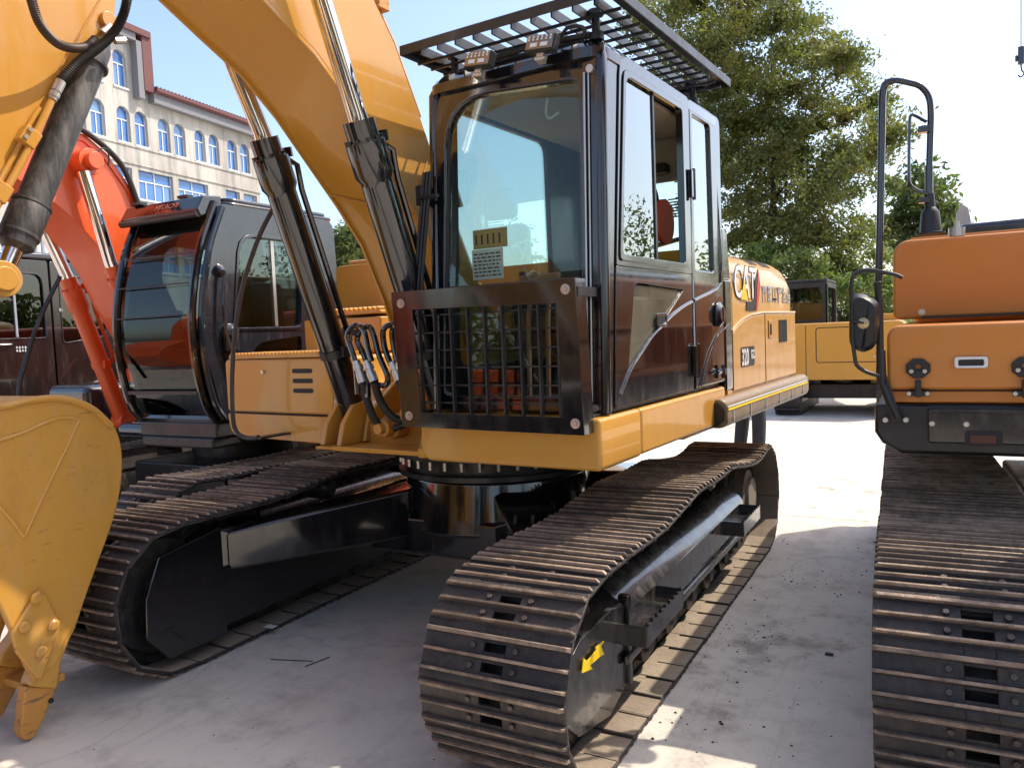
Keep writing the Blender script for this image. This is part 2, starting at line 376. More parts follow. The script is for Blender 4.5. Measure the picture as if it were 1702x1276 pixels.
def track(root, xc, side, y0=-1.84, y1=1.50, top=None, rad=.375, zc=.402, n=None, shoe=SHOE, fm=BLKD, detail=True, steps=True, guard=True, w=.6):
    """side = +1 outer face towards +x"""
    top = top or [(-1.45, .775), (-1.1, .765), (-.75, .80), (-.5, .83), (0, .815), (.35, .825), (.7, .765), (1.1, .725), (1.35, .755)]
    fr = M()
    hw = .17
    # box section of the track frame with a sloping roof
    sec = [(-hw-.03, .22), (hw+.02, .22), (hw+.02, .46), (hw-.005, .495), (.0, .61), (-hw+.02, .61), (-hw-.03, .50)]
    prf = [(xc+side*u, v) for u, v in sec]
    fr.prism(prf, 'y', y0+.52, y1-.42)
    # bottom rails
    fr.box(*sorted((xc+side*(hw+.02), xc+side*(hw+.045))), y0+.45, y1-.38, .245, .29)
    tf = fr.build('track_frame', fm, root, bevel=.012)
    # the chain of shoes
    ch = M(); ch.tube([(xc-.13, y0, zc), (xc+.13, y0, zc)], .30, 32); ch.cyl((xc-.16, y0, zc), (xc+.16, y0, zc), .12)
    idl = ch.build('front_idler', LINKM, root, bevel=.01)
    P = path_pts(y0, y1, zc, zc, rad, top)
    tot = sum((Vector(a)-Vector(b)).length for a, b in zip(P, P[1:]+P[:1])); n = n or round(tot/.19)
    tr = M()
    for q in (-.075, .075): tr.box(xc+q-.02, xc+q+.02, y0+.2, y1-.2, .088, .10)
    chain = tr.build('track_chain', LINKM, root)
    lay_shoes(xc, P, n, chain, shoe)
    # sprocket
    sp = M(); tp = []
    for k in range(21*4):
        a = 2*math.pi*k/84; rr = .335 if k % 4 in (0, 1) else .285; tp.append((y1+rr*math.cos(a), zc+rr*math.sin(a)))
    sp.prism(tp, 'x', xc-.035, xc+.035)
    spr = sp.build('drive_sprocket', SPRK, root, bevel=.004)
    hb = M(); a0 = xc+side*.04
    hb.lathe((a0, y1, zc), (a0+side*.13, y1, zc), [(0, .25), (.3, .25), (.32, .22), (.75, .20), (.8, .15), (1, .14)], 32)
    for k in range(18):
        a = 2*math.pi*k/18; hb.cyl((a0+side*.02, y1+.232*math.cos(a), zc+.232*math.sin(a)), (a0+side*.055, y1+.232*math.cos(a), zc+.232*math.sin(a)), .014, n=6)
    hb.build('final_drive', SPRK, spr, bevel=.003)
    # rollers
    for k in range(7):
        y = y0+.52+k*(y1-y0-1.0)/6
        ro = M().lathe((xc-.17, y, .175), (xc+.17, y, .175), [(0, .05), (.08, .05), (.08, .095), (.2, .095), (.2, .08), (.8, .08), (.8, .095), (.92, .095), (.92, .05), (1, .05)], 16)
        ro.build('track_roller', BLKS, root)
    for y in (-.45, .55):
        M().lathe((xc-.12, y, .70), (xc+.12, y, .70), [(0, .05), (.1, .075), (.9, .075), (1, .05)], 14).build('carrier_roller', BLKS, root)
    if guard:
        gd = M(); xo = xc+side*(hw+.005); q = side
        pl = [(y0-.13, .24), (y0-.02, .15), (y0+.30, .09), (y0+.50, .14), (y0+.50, .50), (y0+.36, .53), (y0+.02, .52), (y0-.13, .46)]
        gd.prism(pl, 'x', *sorted((xo-q*.02, xo+q*.012)))
        gd.hexa([(xo-q*.02, y0+.04, .523), (xo+q*.010, y0+.04, .523), (xo+q*.010, y0+.49, .505), (xo-q*.02, y0+.49, .505)], [(xo-q*.20, y0+.10, .60), (xo-q*.18, y0+.10, .60), (xo-q*.18, y0+.55, .60), (xo-q*.20, y0+.55, .60)])
        gd.box(*sorted((xo-q*.02, xo+q*.03)), y0+.502, y0+.54, .14, .54)
        gp = gd.build('idler_guard', fm, root, bevel=.008)
        return tf, gp, chain
    return tf, None, chain
def step_bracket(root, x, y0, y1, z, m):
    s = M(); t_ = .012
    a, b = x, x+.14
    s.box(a, b, y0, y0+t_, z-.055, z+.035); s.box(a, b, y1-t_, y1, z-.055, z+.035); s.box(b-t_, b, y0+t_, y1-t_, z-.055, z+.035)
    n = 9
    for k in range(n): yy = y0+.03+(y1-y0-.06)*k/(n-1); s.box(b-t_*1.1, b+.003, yy-.008, yy+.008, z+.035, z+.047)
    s.box(a, b-t_, y0+.05, y1-.05, z-.035, z-.028)
    return s.build('track_step', m, root, bevel=.003)

# ================================================================== MAIN EXCAVATOR
A = thing('crawler_excavator', 'yellow excavator in the centre with black cab, roof guard and CAT 320 GC lettering', 'excavator', (0, 0, 0))
tfL, gpL, chL = track(A, 1.19, 1)
tfR, gpR, chR = track(A, -1.19, -1, guard=False)
step_bracket(A, 1.375, -1.45, -.90, .42, BLKD); step_bracket(A, 1.375, .45, .98, .42, BLKD)
# yellow arrow on the left idler guard
ar = M(); xo = 1.38
ya, za = -1.63, .265; yb, zb = -1.40, .42
d = Vector((yb-ya, zb-za)).normalized(); nn = Vector((-d.y, d.x)); L_ = (Vector((yb, zb))-Vector((ya, za))).length
def ap(s, k): v = Vector((ya, za))+d*s+nn*k; return (v.x, v.y)
ar.prism(yz([(967, 1118), (970, 1093), (976, 1098), (991, 1080), (990, 1075), (1004, 1065), (999, 1073), (1004, 1087), (998, 1090), (981, 1105), (985, 1111)], 1.39), 'x', 1.3875, 1.3905)
ar.build('arrow_decal', YDEC, gpL)
# inner guard plates of the right track
g_ = M(); g_.prism([(-2.02, .44), (-1.93, .64), (-1.52, .70), (-1.52, .09), (-1.90, .09), (-2.03, .24)], 'x', -.955, -.93); g_.prism([(-1.505, .46), (1.2, .42), (1.2, .16), (-1.505, .12)], 'x', -1.00, -.965)
g_.build('inner_track_guard', BLK, A, bevel=.01)
lb = M(); lb.hexa([(-1.22, -1.70, .71), (-.93, -1.75, .69), (-.93, -1.36, .735), (-1.22, -1.36, .745)], [(-1.22, -1.70, .716), (-.93, -1.75, .696), (-.93, -1.36, .741), (-1.22, -1.36, .751)])
# centre frame
cf = M()
cf.cyl((0, 0, .50), (0, 0, .84), .66, .60, 40); cf.box(-.62, .62, -.62, .62, .36, .60)
cf.build('centre_frame', BLK, A, bevel=.03)
for sx, sy in ((-1, -1), (1, -1), (-1, 1), (1, 1)):
    lg = M(); xi, xo_ = .30*sx, .98*sx
    ya_, yb_ = (.10*sy, .60*sy); yc_, yd_ = (.92*sy, 1.46*sy)
    lg.hexa([(xi, ya_, .47), (xi, yb_, .47), (xo_, yd_, .42), (xo_, yc_, .42)], [(xi, ya_, .80), (xi, yb_, .77), (xo_, yd_, .65), (xo_, yc_, .67)])
    lg.build('frame_leg', BLK, A, bevel=.02)
sb = M(); sb.lathe((0, 0, .84), (0, 0, 1.085), [(0, .66), (.12, .66), (.12, .60), (.5, .60), (.5, .69), (.82, .69), (.82, .58), (1, .58)], 56)
br_ = sb.build('swing_bearing', BLKS, A)
for k in range(36):
    a = 2*math.pi*k/36
    M().cyl((.645*math.cos(a), .645*math.sin(a), .905), (.645*math.cos(a), .645*math.sin(a), .962), .012, n=6).build('bearing_bolt', GALV, br_) if k in range(18, 36) else None

# ---- upper structure, machine frame U
def UP(m, name, mt, bevel=0, parent=None, seg=2, ang=35, label=None):
    return m.build(name, mt, parent or A, bevel=bevel, U=parent is None, seg=seg, ang=ang, label=label)
# base deck
dk = M(); dk.box(-.45, .44, -.95, 2.2, 1.10, 1.22); dk.box(-1.40, 1.38, -.2, 2.35, 1.085, 1.16)
UP(dk, 'turntable_deck', YEL, .01)
# cab sill: yellow rounded tub below the cab and along the side
su = M(); su.prism(rrect(.44, 1.425, 1.105, 1.335, [.02, .02, .06, .025]), 'y', -1.345, -.9)
su.box(.46, 1.425, -.9, .42, 1.112, 1.335)
UP(su, 'cab_sill', YEL, .022, seg=3)
fb = M(); fb.box(-.30, .43, -1.22, -1.19, 1.10, 1.125); fb.box(.33, .38, -1.235, -1.215, 1.095, 1.145); fb.box(-.45, .44, -1.20, -.95, 1.10, 1.115)
UP(fb, 'front_cross_plate', YEL, .004)
# rubber lined side pipe behind the cab, with warning stripes
pp = M(); pr_ = rrect(1.36, 1.50, 1.10, 1.275, .055, 6); pp.prism(pr_, 'y', .20, 2.46)
sp_ = UP(pp, 'side_guard_rail', RAILM, .02)
for k in range(6): M().box(1.499, 1.503, .32+k*.38, .335+k*.38, 1.13, 1.20).build('rail_weld', GREYD, sp_)
cp_ = M(); cp_.prism([(1.38, 1.13), (1.44, 1.115), (1.485, 1.15), (1.49, 1.21), (1.45, 1.255), (1.39, 1.25)], 'y', .188, .20)
cp_.build('rail_end_cap', BLKDEC, sp_)
for k, (z0, z1, m_) in enumerate(((1.226, 1.240, YDEC), (1.243, 1.256, GREYD))):
    q = M(); q.hexa([(1.5008, .22, 1.206+k*.020), (1.5008, 2.38, 1.206+k*.020), (1.504, 2.38, 1.206+k*.020), (1.504, .22, 1.206+k*.020)], [(1.496-k*.012, .22, 1.224+k*.020), (1.496-k*.012, 2.38, 1.224+k*.020), (1.500-k*.012, 2.38, 1.224+k*.020), (1.500-k*.012, .22, 1.224+k*.020)])
    q.build('reflective_stripe', m_, sp_)
# engine body, rounded shoulder, lofted towards the rear
def body_sec(ins, zt=2.20, x1=1.415, x0=-1.415, zb=1.27, r=.26):
    P = [(x0+ins, zb)]
    for k in range(7): a = R(180-90*k/6); P.append((x0+ins+r+r*math.cos(a), zt-ins-r+r*math.sin(a)))
    for k in range(7): a = R(90-90*k/6); P.append((x1-ins-r+r*math.cos(a), zt-ins-r+r*math.sin(a)))
    P.append((x1-ins, zb)); return P
bd = M(); secs = [(.50, .0), (1.36, .0), (2.15, .0), (2.30, .02), (2.40, .07), (2.46, .16), (2.48, .30)]
vs = []; nS = len(body_sec(0))
for y, ins in secs: vs += [(a, y, b_) for a, b_ in body_sec(ins)]
fs = [tuple(range(nS)), tuple(range((len(secs)-1)*nS, len(secs)*nS))[::-1]]
for k in range(len(secs)-1):
    for i in range(nS): j = (i+1) % nS; fs.append((k*nS+i, k*nS+j, (k+1)*nS+j, (k+1)*nS+i))
bd.add(vs, fs)
body = UP(bd, 'engine_cover', YEL, 0, ang=30)
cw = M(); cw.prism([(-1.35, 2.0), (1.35, 2.0), (1.38, 2.25), (1.15, 2.52), (.6, 2.70), (-.6, 2.70), (-1.15, 2.52), (-1.38, 2.25)], 'z', 1.08, 1.272)
UP(cw, 'counterweight', YEL, .04)
# side doors proud of the body, joints recessed
def side_panel(pts, name, mt, x=1.415, th=.010, parent=body, bevel=.006):
    q = M(); q.prism(pts, 'x', x, x+th); return q.build(name, mt, parent, bevel=bevel)
cur = [(.60, 1.655), (.72, 1.70), (.86, 1.735), (1.04, 1.76), (1.36, 1.775)]
side_panel([(.60, 1.29), (1.375, 1.29), (1.375, 1.775)]+cur[::-1][1:], 'side_door', YEL)
side_panel([(1.395, 1.29), (2.33, 1.29), (2.33, 1.775), (1.395, 1.775)], 'side_door', YEL)
q = M(); pts = [(1.418, y, z+.012) for y, z in cur]+[(1.418, 2.34, 1.788)]; q.tube(pts, .010, 8); q.build('panel_ridge', YEL, body)
for y in (1.385, 2.345): M().box(1.412, 1.4185, y-.006, y+.006, 1.28, 1.775).build('panel_joint', BLKDEC, body)
# latch and louvre
M().box(1.425, 1.432, 1.47, 1.56, 1.60, 1.73).build('door_latch', YELB, body, bevel=.01)
q = M().box(1.4325, 1.436, 1.495, 1.535, 1.625, 1.705).build('latch_plate', DARK, body, bevel=.003)
lv = M()
for k in range(10): lv.box(1.4255, 1.430, 1.78+k*.026, 1.793+k*.026, 1.56, 1.73)
lv.build('side_louvre', BLKS, body)
# slots over the shoulder of the hood
for k in range(9):
    y = 1.38+k*.052+(.12 if k > 3 else 0); pl = []
    sl_ = M(); r = .262; cx, cz = 1.415-.26, 2.20-.26
    A0 = [(cx+r*math.cos(R(a)), cz+r*math.sin(R(a))) for a in range(48, 84, 5)]; A1 = [(cx+(r+.003)*math.cos(R(a)), cz+(r+.003)*math.sin(R(a))) for a in range(48, 84, 5)]
    sl_.prism(A0+A1[::-1], 'y', y, y+.024); sl_.build('hood_slot', BLKDEC, body)
# black panels beside and behind the door (cab rear corner)
cabside = M(); cabside.box(1.30, 1.422, .46, .598, 1.30, 1.99)
cabside.prism([(.44, 1.99), (.598, 1.99), (.545, 2.28), (.50, 2.30), (.44, 2.30)], 'x', 1.30, 1.418)
UP(cabside, 'rear_corner_panel', BLK, .012)
# ---- CAB
CX0, CX1, CY0, CY1, CZ0, CZ1 = .455, 1.405, -1.22, .46, 1.335, 2.95
cab = M(); cab.box(CX0+.02, CX1-.02, CY0+.06, CY1-.02, CZ0, CZ0+.06)
cabo = UP(cab, 'cab', BLKS, .01)
# roof shell with rounded edges
rf = M(); vs = []; rs_ = [(.0, 2.90), (.0, 2.945), (.03, 2.985), (.09, 3.008), (.22, 3.015)]
for ins, z in rs_: vs += [(a, b_, z) for a, b_ in rrect(CX0-.005+ins, CX1+.01-ins, CY0+.02+ins, CY1+.01-ins, .10, 6)]
nr = len(rrect(0, 1, 0, 1, .1, 6)); fs = [tuple(range(nr))[::-1], tuple(range(4*nr, 5*nr))]
for k in range(4):
    for i in range(nr): j = (i+1) % nr; fs.append((k*nr+i, k*nr+j, (k+1)*nr+j, (k+1)*nr+i))
rf.add(vs, fs); rf.build('cab_roof', BLK, cabo)
# headliner
M().box(CX0+.07, CX1-.07, CY0+.18, CY1-.08, 2.87, 2.898).build('headliner', BEIGE, cabo, bevel=.01)
# side wall helper in the y-z plane, frame ring with opening
def wall(name, outer, inner, x0, x1, mt, bevel=.01, ax='x'):
    return M().ring(outer, inner, ax, x0, x1).build(name, mt, cabo, bevel=bevel)
# door: outline leans with the windscreen pillar
do = quadr([(-1.145, 1.36), (-.115, 1.36), (-.095, 2.88), (-.99, 2.88)], [.05, .02, .04, .12])
di = quadr([(-1.065, 2.035), (-.205, 2.035), (-.205, 2.885), (-.965, 2.885)], [.03, .03, .03, .06])
dd = M(); dd.ring(do[:0]+quadr([(-1.105, 2.0), (-.112, 2.0), (-.095, 2.96), (-1.00, 2.96)], [.01, .01, .04, .10]), di, 'x', 1.378, 1.416)
lo_o = quadr([(-1.16, 1.36), (-.117, 1.36), (-.112, 1.998), (-1.106, 1.998)], [.03, .02, .01, .01])
lo_i = quadr([(-1.065, 1.50), (-.72, 1.68), (-.26, 1.90), (-.93, 1.925)], [.03, .03, .03, .05])
lo_i = quadr([(-1.01, 1.505), (-.52, 1.76), (-.245, 1.91), (-.90, 1.93)], [.03, .06, .02, .05])
dd.ring(lo_o, lo_i, 'x', 1.378, 1.414)
door = dd.build('cab_door', BLK, cabo, bevel=.008)
M().ring(quadr([(-1.078, 2.022), (-.192, 2.022), (-.192, 2.898), (-.975, 2.898)], [.03, .03, .03, .06]), quadr([(-1.045, 2.052), (-.222, 2.052), (-.222, 2.867), (-.948, 2.867)], [.03, .03, .03, .06]), 'x', 1.4165, 1.424).build('window_surround', BLK, door, bevel=.004)
M().prism([(-1.04, 2.04), (-.60, 2.04), (-.60, 2.875), (-.95, 2.875)], 'x', 1.396, 1.401).build('sliding_pane', GLS, door)
M().prism([(-1.225, 1.345), (-1.170, 1.36), (-1.112, 2.0), (-1.02, 2.85), (-.98, 2.93), (-.97, 2.96), (-1.15, 2.96)], 'x', 1.355, 1.408).build('corner_panel', BLK, cabo, bevel=.006)
M().box(1.388, 1.408, -.605, -.585, 2.04, 2.88).build('pane_edge_seal', BLKS, door)
M().box(1.401, 1.412, -1.028, -1.008, 2.28, 2.42).build('pane_pull', DARK, door, bevel=.005)
M().prism(quadr([(-1.00, 1.515), (-.52, 1.765), (-.255, 1.905), (-.90, 1.92)], [.02, .06, .02, .05]), 'x', 1.402, 1.406).build('lower_pane', GLVIEW, door)
# door handle
M().ring(rrect(-.66, -.52, 1.715, 1.785, .015), rrect(-.645, -.535, 1.73, 1.77, .01), 'x', 1.4145, 1.424).build('door_handle', BLK, door, bevel=.004)
M().box(1.4145, 1.420, -.64, -.54, 1.733, 1.767).build('handle_recess', DARK, door)
# chrome-like curved ridge sweeping over the door
rg = [(-1.11, 1.43), (-1.00, 1.53), (-.88, 1.60), (-.72, 1.68), (-.55, 1.745), (-.42, 1.79), (-.25, 1.835), (-.12, 1.86)]
for nm, seg_, par in (('swage_line', rg, door),):
    q = M(); q.tube(bez([(1.4135, a, b_-.012) for a, b_ in seg_], 5), .009, 8); q.build(nm, BLKP, par)
q = M(); q.tube([(1.4155, a, b_) for a, b_ in ((-.09, 1.855), (.05, 1.88), (.2, 1.905), (.33, 1.935), (.40, 1.965))], .009, 8); q.build('swage_line', BLKP, cabo)
# quarter window wall behind the door
wall('quarter_panel', quadr([(-.088, 1.36), (.46, 1.36), (.455, 2.96), (-.082, 2.96)], [.01, .01, .05, .01]), quadr([(-.045, 2.03), (.29, 2.03), (.27, 2.885), (-.045, 2.885)], [.02, .03, .04, .02]), 1.372, 1.414, BLK)
M().prism(quadr([(-.05, 2.02), (.30, 2.02), (.28, 2.895), (-.05, 2.895)], [.02, .03, .04, .02]), 'x', 1.392, 1.397).build('quarter_pane', GLS, cabo)
# rear corner tube
q = M(); q.tube([(1.39, .40, 1.95), (1.40, .41, 2.1), (1.385, .395, 2.5), (1.375, .38, 2.86), (1.35, .35, 2.96)], .032, 10); q.build('rear_pillar', BLKP, cabo)
M().tube([(.9, .62, 2.25), (1.30, .52, 2.30), (1.30, .47, 2.75)], .018, 8).build('rear_hoop', BLKS, cabo)
# right side wall (inner, towards the boom) and rear wall
wall('right_wall', quadr([(-1.14, 1.36), (.44, 1.36), (.44, 2.93), (-1.04, 2.93)], .03), quadr([(-1.06, 1.56), (-.04, 1.56), (-.06, 2.865), (-.99, 2.865)], [.06, .06, .08, .06]), .465, .50, BLKS)
M().prism(quadr([(-1.07, 1.55), (-.03, 1.55), (-.05, 2.875), (-1.0, 2.875)], .06), 'x', .478, .483).build('right_pane', GL, cabo)
wall('rear_wall', rrect(.50, 1.37, 1.36, 2.92, .02), rrect(.58, 1.29, 1.92, 2.62, .08), .40, .44, BEIGE, ax='y')
M().prism(rrect(.57, 1.30, 1.91, 2.63, .08), 'y', .418, .422).build('rear_pane', GL, cabo)
# front: windscreen frame (leaning), split at the lower guard
def lean(z): return -1.235+.075*(z-1.34)/1.55        # y of the front at height z
fo = quadr([(.455, 1.345), (1.40, 1.345), (1.39, 2.97), (.49, 2.97)], [.03, .03, .10, .20], 6)
fi = quadr([(.525, 1.42), (1.295, 1.42), (1.29, 2.82), (.56, 2.87)], [.04, .04, .05, .26], 6)
q = M(); n = len(fo)
vs = [(a, lean(b_)-.012, b_) for a, b_ in fo]+[(a, lean(b_)-.012, b_) for a, b_ in fi]+[(a, lean(b_)+.05, b_) for a, b_ in fo]+[(a, lean(b_)+.05, b_) for a, b_ in fi]
fs = []
for k in range(n):
    j = (k+1) % n; fs += [(k, j, n+j, n+k), (2*n+k, 3*n+k, 3*n+j, 2*n+j), (k, 2*n+k, 2*n+j, j), (n+k, n+j, 3*n+j, 3*n+k)]
q.add(vs, fs); wf = q.build('windscreen_frame', BLK, cabo, bevel=.012, seg=3)
q = M(); pv = quadr([(.515, 1.41), (1.305, 1.41), (1.30, 2.83), (.55, 2.88)], [.04, .04, .05, .26], 6)
q.add([(a, lean(b_)+.008, b_) for a, b_ in pv]+[(a, lean(b_)+.013, b_) for a, b_ in pv], [tuple(range(len(pv)))[::-1], tuple(range(len(pv), 2*len(pv)))]+[(i, (i+1) % len(pv), len(pv)+(i+1) % len(pv), len(pv)+i) for i in range(len(pv))])
q.build('windscreen', GL, cabo)
M().box(.53, 1.29, lean(1.96)-.008, lean(1.96)+.03, 1.925, 1.955).build('screen_crossbar', BLKS, cabo)
# front pillars: rounded posts
for x, rr in ((1.388, .030), (.478, .034)):
    q = M(); q.tube([(x, lean(z)+.015, z) for z in (1.345, 1.8, 2.3, 2.75, 2.90)]+[(x+(-.02 if x > 1 else .02), lean(2.9)+.05, 2.965)], rr, 12); q.build('front_pillar', BLK, cabo)
q = M(); q.tube([(1.325, lean(z)-.022, z) for z in (1.40, 1.9, 2.4, 2.84)], .006, 6); q.tube([(1.345, lean(z)-.020, z) for z in (1.40, 1.9, 2.4, 2.84)], .004, 6); q.build('drip_rail', STEEL, cabo)
for z in (2.85, 1.37): M().cyl((1.355, lean(z)-.03, z), (1.355, lean(z)-.005, z), .018, n=12).build('pillar_bolt', GALV, cabo)
# wiper
q = M(); q.tube([(.56, lean(1.93)-.03, 1.93), (.585, lean(2.4)-.035, 2.40), (.595, lean(2.75)-.03, 2.72)], .008, 6); q.tube([(.575, lean(2.0)-.03, 2.05), (.585, lean(2.6)-.025, 2.62)], .006, 6); q.build('wiper', DARK, cabo)
# black cable loom hanging on the left pillar
q = M()
for k in range(3): q.tube(bez([(.47+.02*k, -1.25, 2.52), (.43+.02*k, -1.27, 2.2), (.42+.02*k, -1.30, 1.98), (.40+.03*k, -1.30, 1.90)], 5), .009, 6)
q.build('cable_loom', RUBBER, cabo)
# mirror bracket on left pillar
q = M(); q.box(.42, .46, -1.27, -1.18, 2.36, 2.46); q.box(.43, .56, -1.275, -1.255, 2.385, 2.405); q.build('mirror_bracket', BLKS, cabo, bevel=.006)
# hinges, cap and latch
for (y, z, h_) in ((-.10, 2.49, .15), (-.10, 1.52, .17)):
    q = M(); q.box(1.417, 1.440, y-.045, y-.006, z-h_/2, z+h_/2); q.box(1.417, 1.432, y+.004, y+.036, z-h_/2+.01, z+h_/2-.01); q.cyl((1.436, y, z-h_/2-.01), (1.436, y, z+h_/2+.01), .011, n=10)
    hg = q.build('door_hinge', BLK, door, bevel=.004)
    for dz in (-.3, 0, .3): M().cyl((1.432, y+.02, z+h_*dz), (1.438, y+.02, z+h_*dz), .008, n=8).build('hinge_bolt', GALV, hg)
q = M(); q.lathe((1.422, .33, 1.775), (1.450, .33, 1.775), [(0, .075), (.3, .075), (.6, .062), (1, .05)], 24); q.X = None
cpf = q.build('fuel_cap', BLKP, cabo); M().box(1.4505, 1.454, .325, .335, 1.735, 1.815).build('key_slot', DARK, cpf)
for dz in (-.02, 0, .02): pass
q = M(); q.tube([(1.436, .24, 1.43), (1.436, .46, 1.43)], .012, 8); q.tube([(1.436, .35, 1.39), (1.436, .35, 1.47)], .012, 8); q.cyl((1.42, .35, 1.43), (1.455, .35, 1.43), .022, n=10); q.build('panel_latch', BLKP, cabo)
M().box(1.4225, 1.4245, .595, .60, 1.31, 1.95).build('panel_joint', DARK, cabo)
q = M(); q.tube([(1.4215, a, b_) for a, b_ in ((-.02, 1.36), (.05, 1.45), (.16, 1.56), (.32, 1.655), (.56, 1.72))], .004, 5); q.build('panel_crease', BLKP, cabo)
# interior
q = M(); q.box(.62, 1.15, -.45, .05, 1.72, 1.86); q.box(.68, 1.09, -.02, .12, 1.86, 2.42); st_ = q.build('driver_seat', SEATM, cabo, bevel=.05, seg=3)
M().box(.76, 1.01, .0, .10, 2.46, 2.66).build('headrest', SEATM, st_, bevel=.04)
M().lathe((1.20, .02, 2.32), (1.225, .02, 2.32), [(0, .13), (1, .13)], 24).build('warning_disc', REDP, cabo)
q = M(); q.tube([(1.15, -.02+.11*math.cos(a*.4), 2.36+.18*math.sin(a*.4)) for a in range(16)], .016, 8); q.build('seat_loop', SEATM, st_)
for x in (.60, 1.20):
    q = M(); q.box(x-.07, x+.07, -.62, .05, 1.62, 1.88); q.build('side_console', DARK, cabo, bevel=.03)
    q = M(); q.tube(bez([(x, -.55, 1.88), (x, -.57, 1.98), (x-.01, -.56, 2.05)], 4), [.012]*5+[.02]*4, 8); q.build('joystick', DARK, cabo)
for x in (.86, .97):
    q = M(); q.tube([(x, -.98, 1.40), (x, -.96, 1.78), (x, -.92, 1.98)], .012, 8); q.tube([(x-.06, -.92, 1.985), (x+.05, -.92, 1.99)], .018, 8); q.build('travel_lever', simple('lever_brown', (.22, .11, .06), .5), cabo)
ns = M().box(.60, .78, -1.06, -1.05, 1.99, 2.14).build('notice_sheet', PAPER, cabo); tn = M().box(.60, .80, -1.045, -1.035, 2.145, 2.24).build('tan_notice', CARD, cabo)
rn = random.Random(2)
q = M()
for i in range(7):
    z = 2.005+i*.018; x = .61
    while x < .765: w_ = rn.uniform(.008, .03); q.box(x, min(x+w_, .772), -1.0615, -1.0602, z, z+.007); x += w_+.008
q.build('notice_print', BLKDEC, ns)
q = M()
for i in range(5): q.box(.615+i*.035, .625+i*.035, -1.0465, -1.0452, 2.165, 2.215)
q.build('notice_print', BLKDEC, tn)
M().box(1.00, 1.12, .30, .39, 2.66, 2.72).build('cab_lamp', DARK, cabo, bevel=.01)
vt = M()
for k in range(7): vt.box(1.10, 1.26, .388, .394, 2.50-k*.018, 2.508-k*.018)
vt.build('air_vent', DARK, cabo)
q = M(); q.tube(bez([(.98, -.9, 2.86), (.97, -.9, 2.79), (.99, -.9, 2.76), (1.04, -.9, 2.78)], 4), .007, 6); q.build('coat_hook', PAPER, cabo)
# ---- lower windscreen guard: frame, mesh and four bolts
gy = -1.43
gf = M(); gf.ring([(.405, 1.285), (1.395, 1.275), (1.375, 1.935), (.375, 1.935)], [(.525, 1.355), (1.295, 1.35), (1.285, 1.835), (.50, 1.845)], 'y', gy-.006, gy)
gf.ring([(.405, 1.285), (1.395, 1.275), (1.375, 1.935), (.375, 1.935)], [(.409, 1.289), (1.391, 1.279), (1.371, 1.931), (.379, 1.931)], 'y', gy, gy+.09)
guard_ = UP(gf, 'lower_screen_guard', BLK, .004)
for k in range(9):
    x = .525+k*.094; q = M(); q.box(x-.004, x+.004, gy+.004, gy+.028, 1.30, 1.90); q.build('guard_bar', BLKS, guard_)
for k in range(6):
    z = 1.40+k*.083; M().box(.44, 1.35, gy+.030, gy+.036, z-.004, z+.004).build('guard_bar', BLKS, guard_)
for (x, z) in ((.435, 1.878), (1.330, 1.890), (.452, 1.338), (1.355, 1.325)):
    q = M(); q.lathe((x, gy-.006, z), (x, gy-.022, z), [(0, .022), (.3, .022), (.35, .013), (1, .012)], 16); q.build('guard_bolt', simple('pink_zinc', (.55, .42, .36), .4, .7), guard_)
for x in (.43, 1.36):
    for z in (1.33, 1.88): M().box(x-.02, x+.02, gy+.01, -1.24, z-.02, z+.02).build('guard_stay', BLKS, guard_)
# ---- roof guard
X0, X1, Y0, Y1, Z = .40, 1.535, -1.30, .27, 3.115
rg_ = M()
for a in ((X0, X1, Y0, Y0+.07), (X0, X1, Y1-.07, Y1)): rg_.box(*a, Z, Z+.012)
for a in ((X0, X0+.07, Y0+.07, Y1-.07), (X1-.07, X1, Y0+.07, Y1-.07)): rg_.box(*a, Z, Z+.012)
rg_.box(X0, X1, Y0-.006, Y0, Z-.035, Z+.012); rg_.box(X0, X1, Y1, Y1+.006, Z-.035, Z+.012); rg_.box(X0-.006, X0, Y0-.006, Y1+.006, Z-.035, Z+.012); rg_.box(X1, X1+.006, Y0-.006, Y1+.006, Z-.035, Z+.012)
RG = UP(rg_, 'roof_guard', BLKS, .003)
for k in range(1, 11): x = X0+(X1-X0)*k/11; M().box(x-.004, x+.004, Y0+.02, Y1-.02, Z-.045, Z-.001).build('guard_bar', BLKS, RG)
for k in range(1, 15): y = Y0+(Y1-Y0)*k/15; M().box(X0+.02, X1-.02, y-.005, y+.005, Z-.058, Z-.0455).build('guard_bar', BLKS, RG)
for (x, y) in ((.56, -1.08), (1.36, -1.12), (.56, .12), (1.36, .14)):
    q = M(); q.lathe((x, y, 2.985), (x, y, Z), [(0, .035), (.25, .033), (.28, .020), (.8, .018), (.82, .035), (1, .035)], 14); q.build('guard_post', BLKS, RG)
